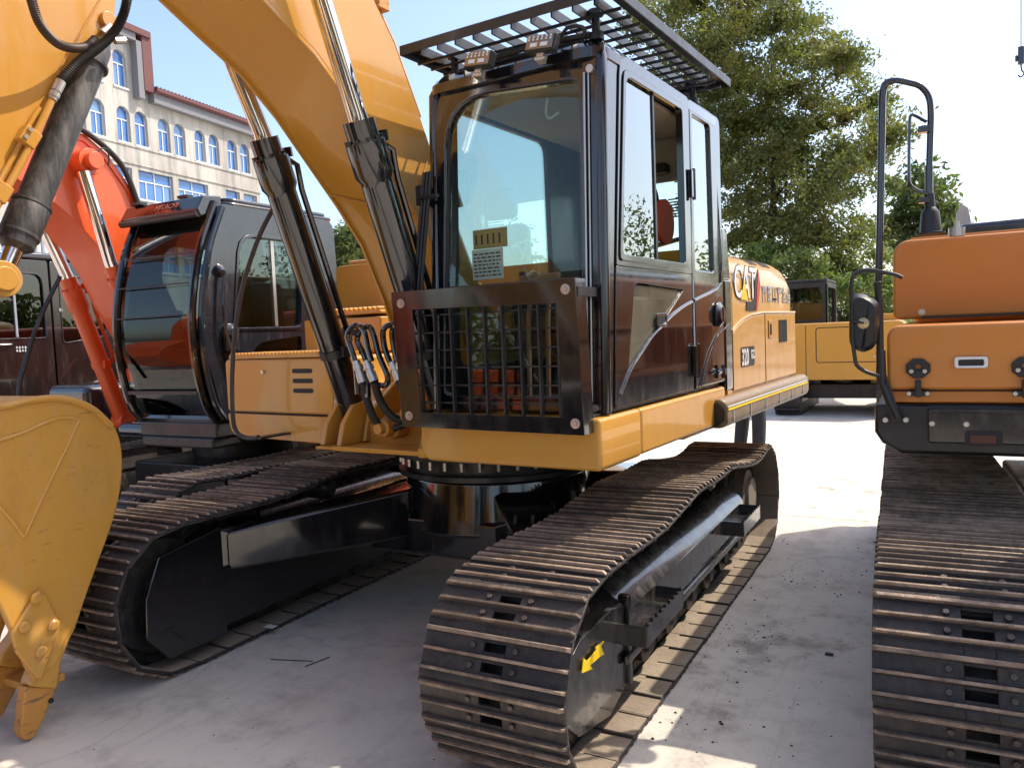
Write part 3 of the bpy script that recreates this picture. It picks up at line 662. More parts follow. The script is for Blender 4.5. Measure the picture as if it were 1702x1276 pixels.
# ---- work lamps
lens = simple('lamp_lens', (.28, .24, .20), .15, .7)
for (x, tilt) in ((.845, -.10), (1.175, .02)):
    q = M(); X = Matrix.Translation((x, -1.275, 2.965))@Matrix.Scale(.88, 4)@Matrix.Rotation(R(-14), 4, 'X')@Matrix.Rotation(R(7), 4, 'Y')
    q.X = X; q.box(-.085, .085, -.028, .02, -.043, .043); lm = UP(q, 'work_lamp', BLKS, .006)
    q = M(); q.X = X; q.box(-.077, .077, -.034, -.029, -.036, .036); q.build('lamp_lens', lens, lm)
    q = M(); q.X = X
    for i in range(6):
        for j in range(2): q.cyl((-.062+i*.025, -.035, .012+j*.014), (-.062+i*.025, -.038, .012+j*.014), .006, n=6)
    q.box(-.05, -.01, -.038, -.035, -.026, -.006); q.box(.01, .05, -.038, -.035, -.026, -.006); q.build('lamp_led', WHITE, lm)
    q = M(); q.X = X; q.box(-.02, .02, -.01, .03, -.085, -.044); q.cyl((-.03, 0, -.07), (.03, 0, -.07), .012, n=8); q.build('lamp_bracket', GALV, lm)
q = M(); q.tube(bez([(1.20, -1.18, 3.0), (1.26, -1.20, 3.04), (1.33, -1.19, 3.03), (1.32, -1.16, 3.0)], 6), .008, 6); q.tube([(.60, -1.13, 2.985), (.8, -1.16, 3.01), (1.1, -1.16, 3.02), (1.34, -1.14, 3.01)], .014, 8)
UP(q, 'roof_wiring', RUBBER)
# ---- right hand tool box, steps, tank
tb = M(); tb.prism(quadr([(-1.42, 1.28), (-.47, 1.275), (-.47, 1.615), (-1.42, 1.615)], .02, 3), 'y', -1.03, .35)
TB = UP(tb, 'tool_box', YEL, .02, seg=3)
M().prism(quadr([(-1.40, 1.12), (-.50, 1.10), (-.47, 1.262), (-1.42, 1.268)], [.08, .05, .02, .02], 4), 'y', -1.03, .35).build('lower_box', YEL, TB, bevel=.02)
M().box(-1.41, -.48, -1.01, .3, 1.255, 1.285).build('box_joint', DARK, TB)
q = M(); q.box(-1.36, -.50, -1.04, -.75, 1.62, 1.645)
for k in range(26): q.box(-1.34+k*.032, -1.325+k*.032, -1.045, -.76, 1.645, 1.657)
q.build('step_tread', YEL, TB, bevel=.002)
for k in range(3): M().prism(rrect(-.79, -.62, 1.405+k*.060, 1.432+k*.060, .0125), 'y', -1.0335, -1.0305).build('vent_slot', DARK, TB)
M().cyl((-1.05, -1.031, 1.535), (-1.05, -1.045, 1.535), .012, n=10).build('box_latch', GALV, TB)
tk = M(); tk.prism(quadr([(-1.42, 1.62), (-.92, 1.62), (-.90, 2.27), (-1.42, 2.27)], [.01, .03, .05, .04], 4), 'y', .02, 1.2)
TK = UP(tk, 'fuel_tank', YEL, .03, seg=3)
q = M(); q.box(-1.32, -.60, -.42, .015, 1.63, 1.86); q.box(-1.30, -.62, -.40, .015, 1.88, 1.905)
for k in range(16): q.box(-1.28+k*.042, -1.26+k*.042, -.41, 0, 1.905, 1.93)
q.build('upper_step', YEL, TK, bevel=.012)
M().box(-1.2, -1.1, -.425, -.421, 1.76, 1.80).build('step_hole', DARK, TK); M().box(-.95, -.80, -.425, -.421, 1.74, 1.80).build('step_hole', DARK, TK)
M().tube([(-1.30, .06, 2.285), (-.95, .06, 2.285), (-.93, .3, 2.285)], .02, 8).build('tank_ridge', YELB, TK)
# chassis front centre (yellow plates around the boom foot)
q = M()
for x in (-.285, .255): q.prism([(-1.0, 1.12), (.55, 1.12), (.55, 2.0), (.10, 2.12), (-.25, 1.95), (-.62, 1.50), (-.95, 1.28)], 'x', x, x+.03)
q.box(-.46, .44, -.5, .6, 1.12, 1.24); UP(q, 'boom_foot_bracket', YEL, .012)
for x in (-.44, -.31, .29, .42):
    q = M(); q.prism([(-1.16, 1.115), (-.80, 1.115), (-.80, 1.25), (-.93, 1.36), (-1.03, 1.34), (-1.12, 1.24)], 'x', x-.018, x+.018); UP(q, 'cylinder_bracket', YEL, .008)
# ---- boom (outline measured on its left side plate)
BX = .25
Lp = [(-.30, 1.55), (-.52, 1.50), (-.66, 1.66), (-.775, 1.94), (-.95, 2.27), (-1.13, 2.47), (-1.36, 2.70), (-1.52, 2.86), (-1.72, 3.02), (-1.95, 3.14), (-2.3, 3.33), (-2.9, 3.62), (-3.8, 3.94), (-4.9, 4.25), (-5.55, 4.42)]
Tp = [(-5.62, 4.58), (-5.3, 4.72), (-4.2, 4.72), (-3.2, 4.60), (-2.6, 4.46), (-2.05, 4.18), (-1.7, 3.88), (-1.38, 3.56), (-1.12, 3.24), (-.93, 2.90), (-.72, 2.50), (-.45, 2.05), (-.22, 1.78), (-.18, 1.62)]
def insl(P, d):
    o_ = []
    for i, p in enumerate(P):
        a = Vector(P[max(i-1, 0)]); c = Vector(P[min(i+1, len(P)-1)]); t_ = (c-a).normalized(); o_.append((p[0]-t_.y*d*-1*-1, p[1]+t_.x*d))
    return o_
Tq = insl(Tp, -.055); q = M(); q.prism(Lp+Tq, 'x', -BX, BX); BO = UP(q, 'boom', YEL, .006)
q = M()
for sx in (-1, 1):
    e = Lp[2:]; o_ = [(a-.010, b_-.016) for a, b_ in e]
    q.prism(e+o_[::-1], 'x', *sorted((sx*(BX+.001), sx*(BX-.014))))
q.build('side_plate_lip', YEL, BO)
q = M(); q.tube([(.252, -1.02, 2.52), (.252, -.86, 2.80)], .006, 6); q.tube([(-.25, -1.19, 2.51), (.25, -1.04, 2.36)], .0055, 6); q.build('weld_seam', YELB, BO)
for x, dz in ((.205, .0), (.12, .02)):
    q = M(); q.tube([(x, a, b_+dz) for a, b_ in insl(Tp, -.018)[3:10]], .021, 8); q.build('boom_pipe', YEL, BO)
for a, b_ in ((-1.24, 3.40), (-1.9, 4.06)): M().box(.06, .25, a-.03, a+.05, b_-.04, b_+.09).build('pipe_clamp', YELB, BO, bevel=.005)
M().prism([(-.85, 2.70), (-.70, 2.62), (-.62, 2.45), (-.75, 2.42)], 'x', .18, .252).build('pipe_gusset', YEL, BO, bevel=.004)
# ---- boom cylinders
def boom_cyl(root, x, foot, gland, tip, m_, U=True, rb=.078, tubeside=1):
    foot, gland, tip = Vector((x, *foot)), Vector((x, *gland)), Vector((x, *tip)); d = (gland-foot).normalized(); n_ = Vector((0, d.z, -d.y))*1.0
    q = M(); L = (gland-foot).length
    q.lathe(foot, gland, [(0, .05), (.03, rb*.95), (.04, rb), (1-.30/L, rb), (1-.28/L, rb*1.0), (1-.25/L, rb*1.22), (1-.10/L, rb*1.22), (1-.098/L, rb*1.12), (1-.092/L, rb*1.12), (1-.09/L, rb*.98), (1, rb*.98)], 28)
    q.cyl(foot-Vector((.07, 0, 0)), foot+Vector((.07, 0, 0)), .075, n=20)
    bar = q.build('cylinder_barrel', m_, root, U=U, bevel=0)
    q = M(); q.tube([gland-d*.02, gland+d*.03, tip], [.05, .046, .046], 24); q.build('cylinder_rod', CHROME, root, U=U)
    for k in range(10):
        a = 2*math.pi*k/10; e = Vector((1, 0, 0))*math.cos(a)+Vector((0, d.z, -d.y))*math.sin(a); M().cyl(gland-d*.105+e*rb*1.06, gland-d*.08+e*rb*1.06, .011, n=6).build('gland_bolt', BLKS if m_ is not ORH else ORH, bar)
    q = M(); o1 = Vector((.035, 0, 0))*tubeside+Vector((0, d.z, -d.y))*(rb+.035)
    q.tube([gland-d*.13+o1*.8, gland-d*.17+o1*1.15, gland-d*.30+o1, foot+d*.55+o1, foot+d*.50+o1*.7], .016, 8)
    q.tube([gland-d*.12+o1*.9, gland-d*.07+o1*.95], .024, 8); q.build('oil_tube', m_, bar)
    q = M(); q.lathe(foot+d*.50, foot+d*.545, [(0, rb*1.12), (1, rb*1.12)], 24); q.box(x+rb*.9*tubeside-.03, x+rb*.9*tubeside+.03, foot.y+d.y*.52-.03, foot.y+d.y*.52+.03, foot.z+d.z*.52-.03, foot.z+d.z*.52+.03); q.build('tube_clamp', m_ if m_ is ORH else BLKS, bar)
    return bar
boom_cyl(A, -.375, (-.90, 1.16), (-1.505, 2.775), (-2.10, 4.05), BLK)
boom_cyl(A, .355, (-.95, 1.16), (-1.58, 2.725), (-2.12, 4.05), BLK)
q = M(); q.cyl((-.42, -2.10, 4.05), (.42, -2.10, 4.05), .055, n=20); UP(q, 'boom_pin', YELB)
# hoses at the boom foot
for (px, x) in ((0, -.20), (1, -.10), (2, .20), (3, .27)):
    yb = -1.22
    P0 = {0: [(595, 655), (590, 600), (578, 560), (588, 542), (604, 548), (612, 580), (618, 600)], 1: [(612, 660), (608, 600), (594, 565), (604, 545), (618, 548), (630, 590), (644, 625), (640, 640), (622, 638)], 2: [(652, 610), (640, 580), (637, 550), (648, 540), (660, 545), (668, 590)], 3: [(662, 610), (655, 580), (652, 550), (662, 535), (672, 560), (678, 600)]}[px]
    pts = [at(a, b_, 'y', yb+.02*px, True) for a, b_ in P0]
    q = M(); q.tube(bez(pts[::-1], 6), .016, 10); UP(q, 'oil_pipe', BLK)
    a0, a1 = {0: ((592, 600), (603, 636)), 1: ((609, 600), (622, 634)), 2: ((652, 602), (664, 632)), 3: ((664, 602), (672, 628))}[px]
    p, e = at(*a0, 'y', yb, True), at(*a1, 'y', yb, True); q = M(); q.lathe(p, e, [(0, .022), (.2, .022), (.2, .028), (.4, .028), (.4, .022), (.55, .022), (.55, .026), (1, .026)], 12); UP(q, 'hose_fitting', STEEL)
    hp = {0: [(603, 634), (612, 670), (625, 700), (648, 712), (672, 705)], 1: [(622, 634), (632, 665), (650, 690), (670, 698), (690, 690)], 2: [(664, 630), (672, 660), (676, 690), (690, 700)], 3: [(672, 628), (682, 660), (686, 690)]}[px]
    pts = [at(a, b_, 'y', yb+.05*i, True) for i, (a, b_) in enumerate(hp)]
    q = M(); q.tube(bez(pts, 6), .022, 10); UP(q, 'hydraulic_hose', RUBBER)
q = M(); q.lathe((-.02, -.95, 1.22), (-.02, -1.15, 1.22), [(0, .07), (.5, .07), (.5, .05), (.8, .05), (.8, .03), (1, .03)], 18); UP(q, 'hose_manifold', YELB, .004); q = M(); q.lathe((.14, -.9, 1.30), (.14, -1.10, 1.30), [(0, .06), (.5, .06), (.5, .045), (1, .04)], 18)
UP(q, 'hose_manifold', YELB, .004)
# ---- thin grab rail in front of the tool box
gp_ = [at(a, b_, 'y', -1.25, True) for a, b_ in ((455, 345), (430, 395), (405, 470), (392, 540), (386, 620), (387, 690), (392, 715), (405, 726), (422, 728), (430, 726))]
q = M(); q.tube(bez(gp_, 5), .0135, 10); q.box(gp_[-1].x-.03, gp_[-1].x+.03, -1.26, -1.02, gp_[-1].z-.012, gp_[-1].z); UP(q, 'grab_rail', BLKS)
# ---- lettering
text_on('brand_lettering', 'CAT', .30, BLKDEC, (1.418, .66, 1.885), (0, 1, 0), (0, 0, 1), A, U=True, sx=.86, off=.010, ext=.0012)
text_on('brand_lettering', 'CAT', .30, WHITE, (1.421, .66, 1.885), (0, 1, 0), (0, 0, 1), A, U=True, sx=.86, off=.002, ext=.0012)
q = M(); q.prism([(.80, 1.87), (.97, 1.87), (.885, 2.0)], 'x', 1.4225, 1.4245); UP(q, 'brand_triangle', YDEC)
q = M(); q.prism([(1.06, 1.86), (1.235, 1.86), (1.285, 2.0), (1.235, 2.09), (1.17, 2.02), (1.14, 1.88)], 'x', 1.4175, 1.420); q.prism([(.93, 1.80), (1.19, 1.80), (1.24, 1.86), (.95, 1.86)], 'x', 1.4175, 1.420); UP(q, 'brand_backing', BLKDEC)
q = M(); q.prism([(1.165, 1.80), (1.20, 1.80), (1.295, 1.98), (1.24, 2.09)], 'x', 1.4205, 1.422); UP(q, 'brand_backing', REDD)
q = M(); q.prism(rrect(.76, 1.09, 1.43, 1.56, .02), 'x', 1.4255, 1.427); md = UP(q, 'model_plate', BLKDEC)
text_on('model_lettering', '320', .15, WHITE, (1.429, .775, 1.442), (0, 1, 0), (0, 0, 1), A, U=True, sx=.72, off=.004, ext=.001)
text_on('model_lettering', 'GC', .085, WHITE, (1.429, .99, 1.475), (0, 1, 0), (0, 0, 1), A, U=True, sx=.72, off=.002, ext=.001)
# worn, unreadable characters on the hood side
rnd = random.Random(5)
q = M()
for k in range(6):
    y = 1.36+k*.145
    for i in range(5): a = y+rnd.random()*.09; z = 1.86+rnd.random()*.11; (q.box(1.4155, 1.4185, a, a+.016, 1.86, 1.98) if i % 2 else q.box(1.4156, 1.4192, y, y+.11, z, z+.014))
UP(q, 'worn_lettering', GREYD)


def shift(root, loc, rz=0, sc=1):
    """children were built round the world origin: let the root carry them"""
    root.location = loc; root.rotation_euler.z = rz; root.scale = (sc,)*3

# ================================================================== FACING EXCAVATOR (its stick and bucket hang in at the left)
B = thing('crawler_excavator', 'yellow excavator whose grey cylinder, stick and toothed bucket hang at the left edge', 'excavator', (-1.45, -7.6, 0))
XN, XF = -1.27, -1.63
sp = yz([(230, -110), (193, 0), (190, 50), (175, 75), (140, 85), (100, 150), (40, 250), (0, 325), (-60, 440), (-120, 600)], XN)
back = [(-3.0, 1.75), (-3.05, 2.3), (-3.0, 3.2), (-2.75, 4.1), (-2.3, 4.55), (-1.9, 4.45), (-1.65, 4.0)]
q = M(); q.prism(sp+back, 'x', XF, XN); ST = q.build('stick', YEL, B, bevel=.008)
q = M()
e = yz([(172, -10), (100, 112), (88, 148), (72, 176), (45, 215), (0, 300), (-40, 372)], XN); q.tube([(XN+.002, a, b_) for a, b_ in e], .006, 6); q.build('plate_edge', YELB, ST)
q = M(); c0 = at(178, 35, 'x', XN); q.cyl((XN-.01, c0.y, c0.z), (XN+.025, c0.y, c0.z), .045, n=20); q.build('pin_boss', YEL, ST, bevel=.006)
# bucket cylinder on the outer face of the stick
c1 = at(168, 62, 'x', -1.42); c2 = at(22, 415, 'x', -1.42); dv = (c2-c1)
q = M(); q.lathe(c1, c2, [(0, .045), (.06, .075), (.13, .078), (.135, .085), (.15, .085), (.155, .078), (.80, .078), (.81, .088), (.82, .092), (.93, .092), (.94, .086), (.98, .086), (1, .05)], 32)
q.cyl(c1+Vector((-.07, -.01, .02)), c1+Vector((.07, -.01, .02)), .05, n=18)
m, t, b = mat('scuffed_grey_black'); SCUFF = m
g_ = nz(t, 18, 8, .8, mapscale=(1, 1, .12), kind='World'); t.links.new(ramp(t, g_, .42, .72, (.035, .037, .042), (.20, .19, .18)), b.inputs['Base Color']); b.inputs['Roughness'].default_value = .5; b.inputs['Metallic'].default_value = .3
bc = q.build('bucket_cylinder', SCUFF, B)
q = M(); q.tube([c2, c2+dv.normalized()*.10], [.045, .04], 16); q.build('cylinder_rod', CHROME, bc)
for k in (.135, .93, .80): M().lathe(c1+dv*k, c1+dv*(k+.012), [(0, .094), (1, .094)], 28).build('cylinder_band', SCUFF, bc)
lk = at(8, 463, 'x', -1.33)
q = M(); q.cyl((-1.50, lk.y, lk.z), (-1.33, lk.y, lk.z), .088, n=26); q.cyl((-1.33, lk.y, lk.z), (-1.315, lk.y, lk.z), .06, n=22)
q.hexa([(-1.48, lk.y-.02, lk.z-.07), (-1.35, lk.y-.02, lk.z-.07), (-1.35, lk.y-.02, lk.z+.08), (-1.48, lk.y-.02, lk.z+.08)], [(-1.48, lk.y-.5, lk.z-.32), (-1.35, lk.y-.5, lk.z-.32), (-1.35, lk.y-.5, lk.z-.18), (-1.48, lk.y-.5, lk.z-.18)])
q.build('bucket_link', YELF, B, bevel=.01)
# pipes and hoses on the near plate
XP = XN+.03
def pv_(pts, x): return [at(a, b_, 'x', x) for a, b_ in pts]
q = M(); q.tube(bez(pv_([(86, 166), (68, 205), (45, 252), (20, 298), (-10, 350)], XP), 5), .0175, 12); q.build('oil_pipe', YEL, B)
q = M(); q.tube(bez(pv_([(66, 180), (50, 205), (30, 246), (5, 290), (-20, 335)], XN+.012), 5), .012, 10); q.build('oil_pipe', YEL, B)
for (a, b_) in ((52, 232), (4, 322)):
    p = at(a, b_, 'x', XP); q = M(); q.X = Matrix.Translation(p)@Matrix.Rotation(R(-32), 4, 'X'); q.box(-.03, .022, -.055, .028, -.045, .045); cl = q.build('pipe_clamp', YEL, B, bevel=.006)
    if a > 40:
        for dz in (-.02, .025):
            q = M(); q.X = Matrix.Translation(p)@Matrix.Rotation(R(-32), 4, 'X'); q.cyl((.02, -.035, dz), (.034, -.035, dz), .012, n=10); q.build('clamp_bolt', GALV, cl)
fa, fb_ = at(101, 136, 'x', XP), at(86, 166, 'x', XP)
q = M(); q.lathe(fa, fb_, [(0, .025), (.55, .025), (.56, .019), (.62, .019), (.63, .026), (.85, .026), (.86, .022), (1, .022)], 14); q.build('hose_fitting', STEEL, B)
hp = bez([at(a, b_, 'x', x) for a, b_, x in ((215, -40, -1.06), (211, 0, -1.08), (203, 30, -1.12), (186, 58, -1.16), (160, 82, -1.19), (130, 104, -1.22), (101, 136, XP))], 26)
q = M(); q.tube(hp, [.021+(.0045 if i % 2 else 0) for i in range(len(hp))], 12); q.build('corrugated_hose', RUBBER, B)
hp = bez([at(a, b_, 'x', x) for a, b_, x in ((42, -40, -1.10), (52, 0, -1.08), (66, 40, -1.08), (92, 70, -1.12), (118, 80, -1.16), (143, 78, -1.22), (158, 66, -1.27))], 24)
q = M(); q.tube(hp, [.020+(.003 if i % 2 else 0) for i in range(len(hp))], 12); q.build('corrugated_hose', simple('brown_rubber', (.05, .03, .022), .5), B)
p = at(170, 55, 'x', -1.25); q = M(); q.cyl(p, p+Vector((.0, .05, .05)), .02, n=8); q.cyl(p+Vector((0, .07, -.02)), p+Vector((0, .13, .0)), .018, n=8); q.build('hose_fitting', STEEL, B)
# bucket
XB, XB2 = -.92, -2.00
outl = [(0, 672), (45, 662), (90, 658), (125, 662), (160, 677), (190, 706), (203, 745), (203, 800), (190, 862), (166, 930), (146, 985), (129, 1036)]
outl = [(p.x, p.y) for p in bez([(a, b_, 0) for a, b_ in outl], 4)]
side = outl+[(112, 1060), (98, 1100), (60, 1135), (45, 1110), (20, 1050), (-10, 985), (-50, 900), (-110, 830), (-170, 790), (-150, 700), (-60, 680)]
q = M(); q.prism(yz(side, XB), 'x', XB-.035, XB); BK = q.build('bucket', YELF, B, bevel=.012, seg=3)
q = M(); q.prism(yz(side, XB), 'x', XB2, XB2+.035); q.build('side_plate', YELF, BK, bevel=.008)
o_ = yz([(-60, 680)]+outl+[(112, 1062)], XB); n = len(o_); cen = Vector((sum(a for a, _ in o_)/n, sum(b_ for _, b_ in o_)/n))
i_ = [tuple(Vector(p)+(cen-Vector(p)).normalized()*.03) for p in o_]
q = M(); q.prism(o_+i_[::-1], 'x', XB2+.036, XB-.036); q.build('bucket_shell', YELF, BK, bevel=0, ang=50)
# raised welds: the wear band under the rim and the two ribs running down to a point
for pts in ([(-40, 738), (0, 731), (40, 718), (75, 702), (105, 694), (132, 697)], [(131, 698), (112, 740), (80, 805), (40, 892)], [(-60, 790), (0, 842), (40, 892)]):
    q = M(); q.tube(bez([(XB, a, b_) for a, b_ in yz(pts, XB)], 4), .009, 8); q.build('weld_rib', YELF, BK)
q = M(); q.tube(bez([(XB+.002, a, b_) for a, b_ in yz([(-60, 676), (0, 676), (45, 666), (90, 662), (125, 667), (157, 682), (184, 708)], XB)], 4), .016, 8); q.build('rim_bar', YELF, BK)
q = M(); q.prism(yz([(60, 978), (72, 986), (97, 1036), (94, 1048), (66, 1128), (56, 1126), (22, 1082), (14, 1052)], XB), 'x', XB, XB+.022); SC = q.build('side_cutter', YELF, BK, bevel=.010, seg=3)
for a, b_ in ((60, 993), (88, 1038), (40, 1041), (67, 1082)):
    p = at(a, b_, 'x', XB+.022); M().lathe(p, p+Vector((.018, 0, 0)), [(0, .026), (.6, .026), (1, .018)], 16).build('cutter_bolt', YELF, SC)
# adapters and teeth
tipz = yz([(99, 1142), (80, 1190), (62, 1226), (52, 1232), (42, 1230), (38, 1216), (46, 1142)], XB)
adp = yz([(131, 1038), (118, 1062), (104, 1100), (97, 1146), (50, 1141), (58, 1120), (80, 1090), (100, 1046)], XB)
for k in range(5):
    x = XB-.005-k*.235; o = Vector((0, .03*k*0, .055 if k else 0))
    q = M(); q.X = Matrix.Translation(o); q.prism(adp, 'x', x-.085, x); ad = q.build('tooth_adapter', YELF, BK, bevel=.012)
    q = M(); q.X = Matrix.Translation(o)
    tc = sum(a for a, _ in tipz)/7
    vs0 = [(x-.012, a, b_) for a, b_ in tipz]; vs1 = [(x-.073, a, b_) for a, b_ in tipz]; nn_ = len(tipz)
    q.add(vs0+vs1, [tuple(range(nn_)), tuple(range(nn_, 2*nn_))[::-1]]+[(i, nn_+i, nn_+(i+1) % nn_, (i+1) % nn_) for i in range(nn_)])
    tt = q.build('bucket_tooth', YELB, BK, bevel=.010)
    p = at(86, 1164, 'x', x)+o; M().cyl((x-.008, p.y, p.z), (x-.014+.012, p.y, p.z), .012, n=12).build('tooth_pin', BLKDEC, tt)
M().box(XB2+.04, XB-.04, *sorted((at(60, 1135, 'x', XB).y-.0, at(112, 1060, 'x', XB).y)), .20, .235).build('cutting_edge', YELB, BK, bevel=.005)
# boom of the facing machine, going back over its cab
bp = [(-2.1, 4.2), (-2.4, 4.55), (-3.0, 4.2), (-3.7, 3.45), (-4.3, 2.95), (-5.2, 2.5), (-6.3, 2.15), (-7.1, 1.9), (-7.5, 1.7), (-7.6, 1.45), (-7.2, 1.4), (-6.3, 1.55), (-5.3, 1.85), (-4.3, 2.25), (-3.6, 2.75), (-3.0, 3.35), (-2.4, 3.95)]
q = M(); q.prism(bp, 'x', -1.70, -1.20); BB = q.build('boom', YEL, B, bevel=.01)
text_on('brand_lettering', 'CAT', .42, BLKDEC, (-1.194, -4.35, 2.42), (0, .72, .69), (0, -.69, .72), B, sx=.9, off=.012, ext=.001)
text_on('brand_lettering', 'CAT', .42, WHITE, (-1.190, -4.35, 2.42), (0, .72, .69), (0, -.69, .72), B, sx=.9, ext=.001)
for x in (-1.83, -1.07):
    q = M(); q.cyl((x, -6.4, 1.2), (x, -5.4, 1.6), .08, n=20); q.build('cylinder_barrel', BLK, B); q = M(); q.cyl((x, -5.4, 1.6), (x, -4.4, 2.5), .045, n=16); q.build('cylinder_rod', CHROME, B)
q = M(); q.box(-2.85, -.05, -10.4, -6.5, 1.1, 1.35); q.box(-2.85, -.05, -10.3, -8.2, 1.35, 2.2); q.box(-.95, -.05, -8.1, -6.5, 1.35, 1.7); q.box(-2.6, -.3, -10.7, -10.3, 1.1, 2.1); q.build('upper_body', YEL, B, bevel=.05)
q = M(); q.ring(rrect(-8.1, -6.45, 1.4, 2.95, .15), rrect(-7.95, -6.6, 1.9, 2.75, .12), 'x', -1.92, -1.87); q.ring(rrect(-8.1, -6.45, 1.4, 2.95, .15), rrect(-7.95, -6.6, 1.9, 2.75, .12), 'x', -2.85, -2.80); q.box(-2.85, -1.87, -8.1, -6.45, 2.88, 2.97); q.box(-2.80, -1.92, -6.52, -6.46, 1.4, 1.6); q.box(-2.80, -1.92, -8.1, -8.0, 1.4, 2.88); q.build('cab', BLKS, B, bevel=.02)
M().box(-2.80, -1.92, -6.49, -6.48, 1.6, 2.88).build('windscreen', GLD, B)
for xc, sd_ in ((-.26, 1), (-2.64, -1)):
    q = M(); q.prism(rrect(-9.9, -5.4, 0, .86, .40, 8), 'x', xc-.3, xc+.3)
    for k in range(22): y = -9.7+k*.2; q.box(xc-.3, xc+.3, y, y+.03, .858, .89)
    for k in range(8): a = R(90-22.5*k); q.box(xc-.3, xc+.3, -5.82+.42*math.cos(a), -5.80+.44*math.cos(a)+.02, .43+.42*math.sin(a), .45+.43*math.sin(a))
    q.build('crawler_track', TRK, B)

# ================================================================== ORANGE EXCAVATOR on the left
O = thing('crawler_excavator', 'orange excavator with a black cab parked on the left beside the yellow one', 'excavator', (-2.95, .3, 0))
def small_shoe(w, m3): return shoe_mesh(w, .175, m3, inner=False)
SH2 = shoe_mesh(.50, .175, [TRK, TIP, BOLTM, LINKM, TRK], inner=False)
topC = [(-1.0, .80), (0, .79), (1.0, .80), (1.8, .82)]
track(O, -1.90, 1, y0=-1.05, y1=2.3, top=topC, rad=.395, zc=.42, shoe=SH2, guard=True, w=.5)
track(O, -4.0, -1, y0=-1.05, y1=2.3, top=topC, rad=.395, zc=.42, shoe=SH2, guard=False, w=.5)
q = M(); q.box(-3.5, -2.4, -.2, 1.5, .35, .75); q.cyl((-2.95, .6, .7), (-2.95, .6, 1.0), .5, n=30); q.build('centre_frame', BLKS, O, bevel=.02)
q = M(); q.box(-4.2, -1.8, .9, 3.1, 1.0, 2.0); q.build('upper_body', ORH, O, bevel=.06); q = M(); q.box(-4.2, -3.62, -.5, .9, 1.0, 1.42); q.box(-3.3, -1.85, -.50, .9, .98, 1.12); q.build('front_tool_box', BLKP, O, bevel=.10, seg=4)
M().prism([(-4.2, 3.11), (-1.8, 3.11), (-2.1, 3.5), (-3.0, 3.65), (-3.9, 3.5)], 'z', 1.0, 1.95).build('counterweight', ORH, O, bevel=.05)
# cab: bowed windscreen profile measured on its left edge
pf = [(-.56, 2.72), (-.63, 2.58), (-.71, 2.40), (-.78, 2.15), (-.82, 1.90), (-.82, 1.65), (-.79, 1.45), (-.74, 1.28), (-.66, 1.17)]
XA, XZ = -2.72, -1.85
oc = M(); ocs = pf+[(.60, 1.17), (.66, 1.30), (.68, 2.55), (.60, 2.70)]
def inset(P, d):
    c = Vector((sum(p[0] for p in P)/len(P), sum(p[1] for p in P)/len(P))); return [tuple(Vector(p)+(c-Vector(p)).normalized()*d) for p in P]
cabC = M(); cabC.box(XA+.02, XZ-.02, -.70, .64, 1.05, 1.17); cabC.box(XA+.06, XZ-.04, -.72, -.3, .98, 1.06); CC = cabC.build('cab', BLKS, O, bevel=.02)
for x0, x1, nm in ((XZ-.05, XZ, 'left_door'), (XA, XA+.05, 'right_wall')):
    opn = quadr([(-.50, 1.83), (.17, 1.83), (.24, 2.50), (-.40, 2.50)], [.04, .05, .08, .14], 4)
    out = quadr([(-.80, 1.80), (.66, 1.80), (.62, 2.71), (-.57, 2.71)], [.01, .01, .10, .05], 4)
    q = M(); q.ring(out, opn, 'x', x0, x1)
    o2 = quadr([(-.64, 1.18), (.64, 1.18), (.66, 1.799), (-.80, 1.799)], [.03, .05, .01, .01], 4); i2 = quadr([(-.40, 1.52), (.16, 1.52), (.18, 1.76), (-.30, 1.72)], [.03, .03, .03, .10], 4)
    q.ring(o2, i2, 'x', x0+.002, x1-.002); dr = q.build(nm, BLKP if x1 == XZ else BLKS, CC, bevel=.012)
    q = M(); q.prism(inset(opn, -.01), 'x', (x0+x1)/2-.003, (x0+x1)/2+.003); q.prism(inset(i2, -.01), 'x', (x0+x1)/2-.003, (x0+x1)/2+.003); q.build('side_pane', GLD, dr)
    if x1 == XZ:
        M().ring(inset(opn, -.022), inset(opn, .004), 'x', XZ, XZ+.010).build('window_surround', BLKP, dr, bevel=.004)
        M().box(XZ-.03, XZ-.02, -.08, -.05, 1.84, 2.49).build('pane_divider', GALV, dr)
        M().box(XZ-.005, XZ+.008, .30, .312, 1.2, 2.6).build('door_gap', DARK, dr)
q = M(); q.prism(rrect(XA-.0, XZ+.0, -.52, .66, .10, 5), 'z', 2.705, 2.735); q.prism(rrect(XA+.03, XZ-.03, -.48, .62, .10, 5), 'z', 2.736, 2.77); q.build('cab_roof', BLKP, CC, bevel=.02, seg=3)
# windscreen sheet bent along the profile, its rubber frame and the four bars in front
q = M(); k = len(pf); vs = [(XA+.03, y, z) for y, z in pf]+[(XZ-.03, y, z) for y, z in pf]+[(XA+.03, y+.006, z) for y, z in pf]+[(XZ-.03, y+.006, z) for y, z in pf]
q.add(vs, [(i, i+1, k+i+1, k+i) for i in range(k-1)]+[(2*k+i, 3*k+i, 3*k+i+1, 2*k+i+1) for i in range(k-1)]); q.build('windscreen', GLD, CC)
fr_ = bez([(0, y, z) for y, z in pf], 3)
for x, r_ in ((XA+.02, .042), (XZ-.045, .040)):
    M().tube([(x, p.y-.008, p.z) for p in fr_], r_*.72, 10).build('screen_pillar', BLK, CC)
M().tube([(XA+.02, -.66, 1.19), (XZ-.04, -.66, 1.19)], .04, 10).build('screen_sill', BLK, CC)
M().tube([(XZ-.0, p.y+.035, p.z) for p in fr_[1:-1]], .022, 8).build('door_edge', BLKP, CC)
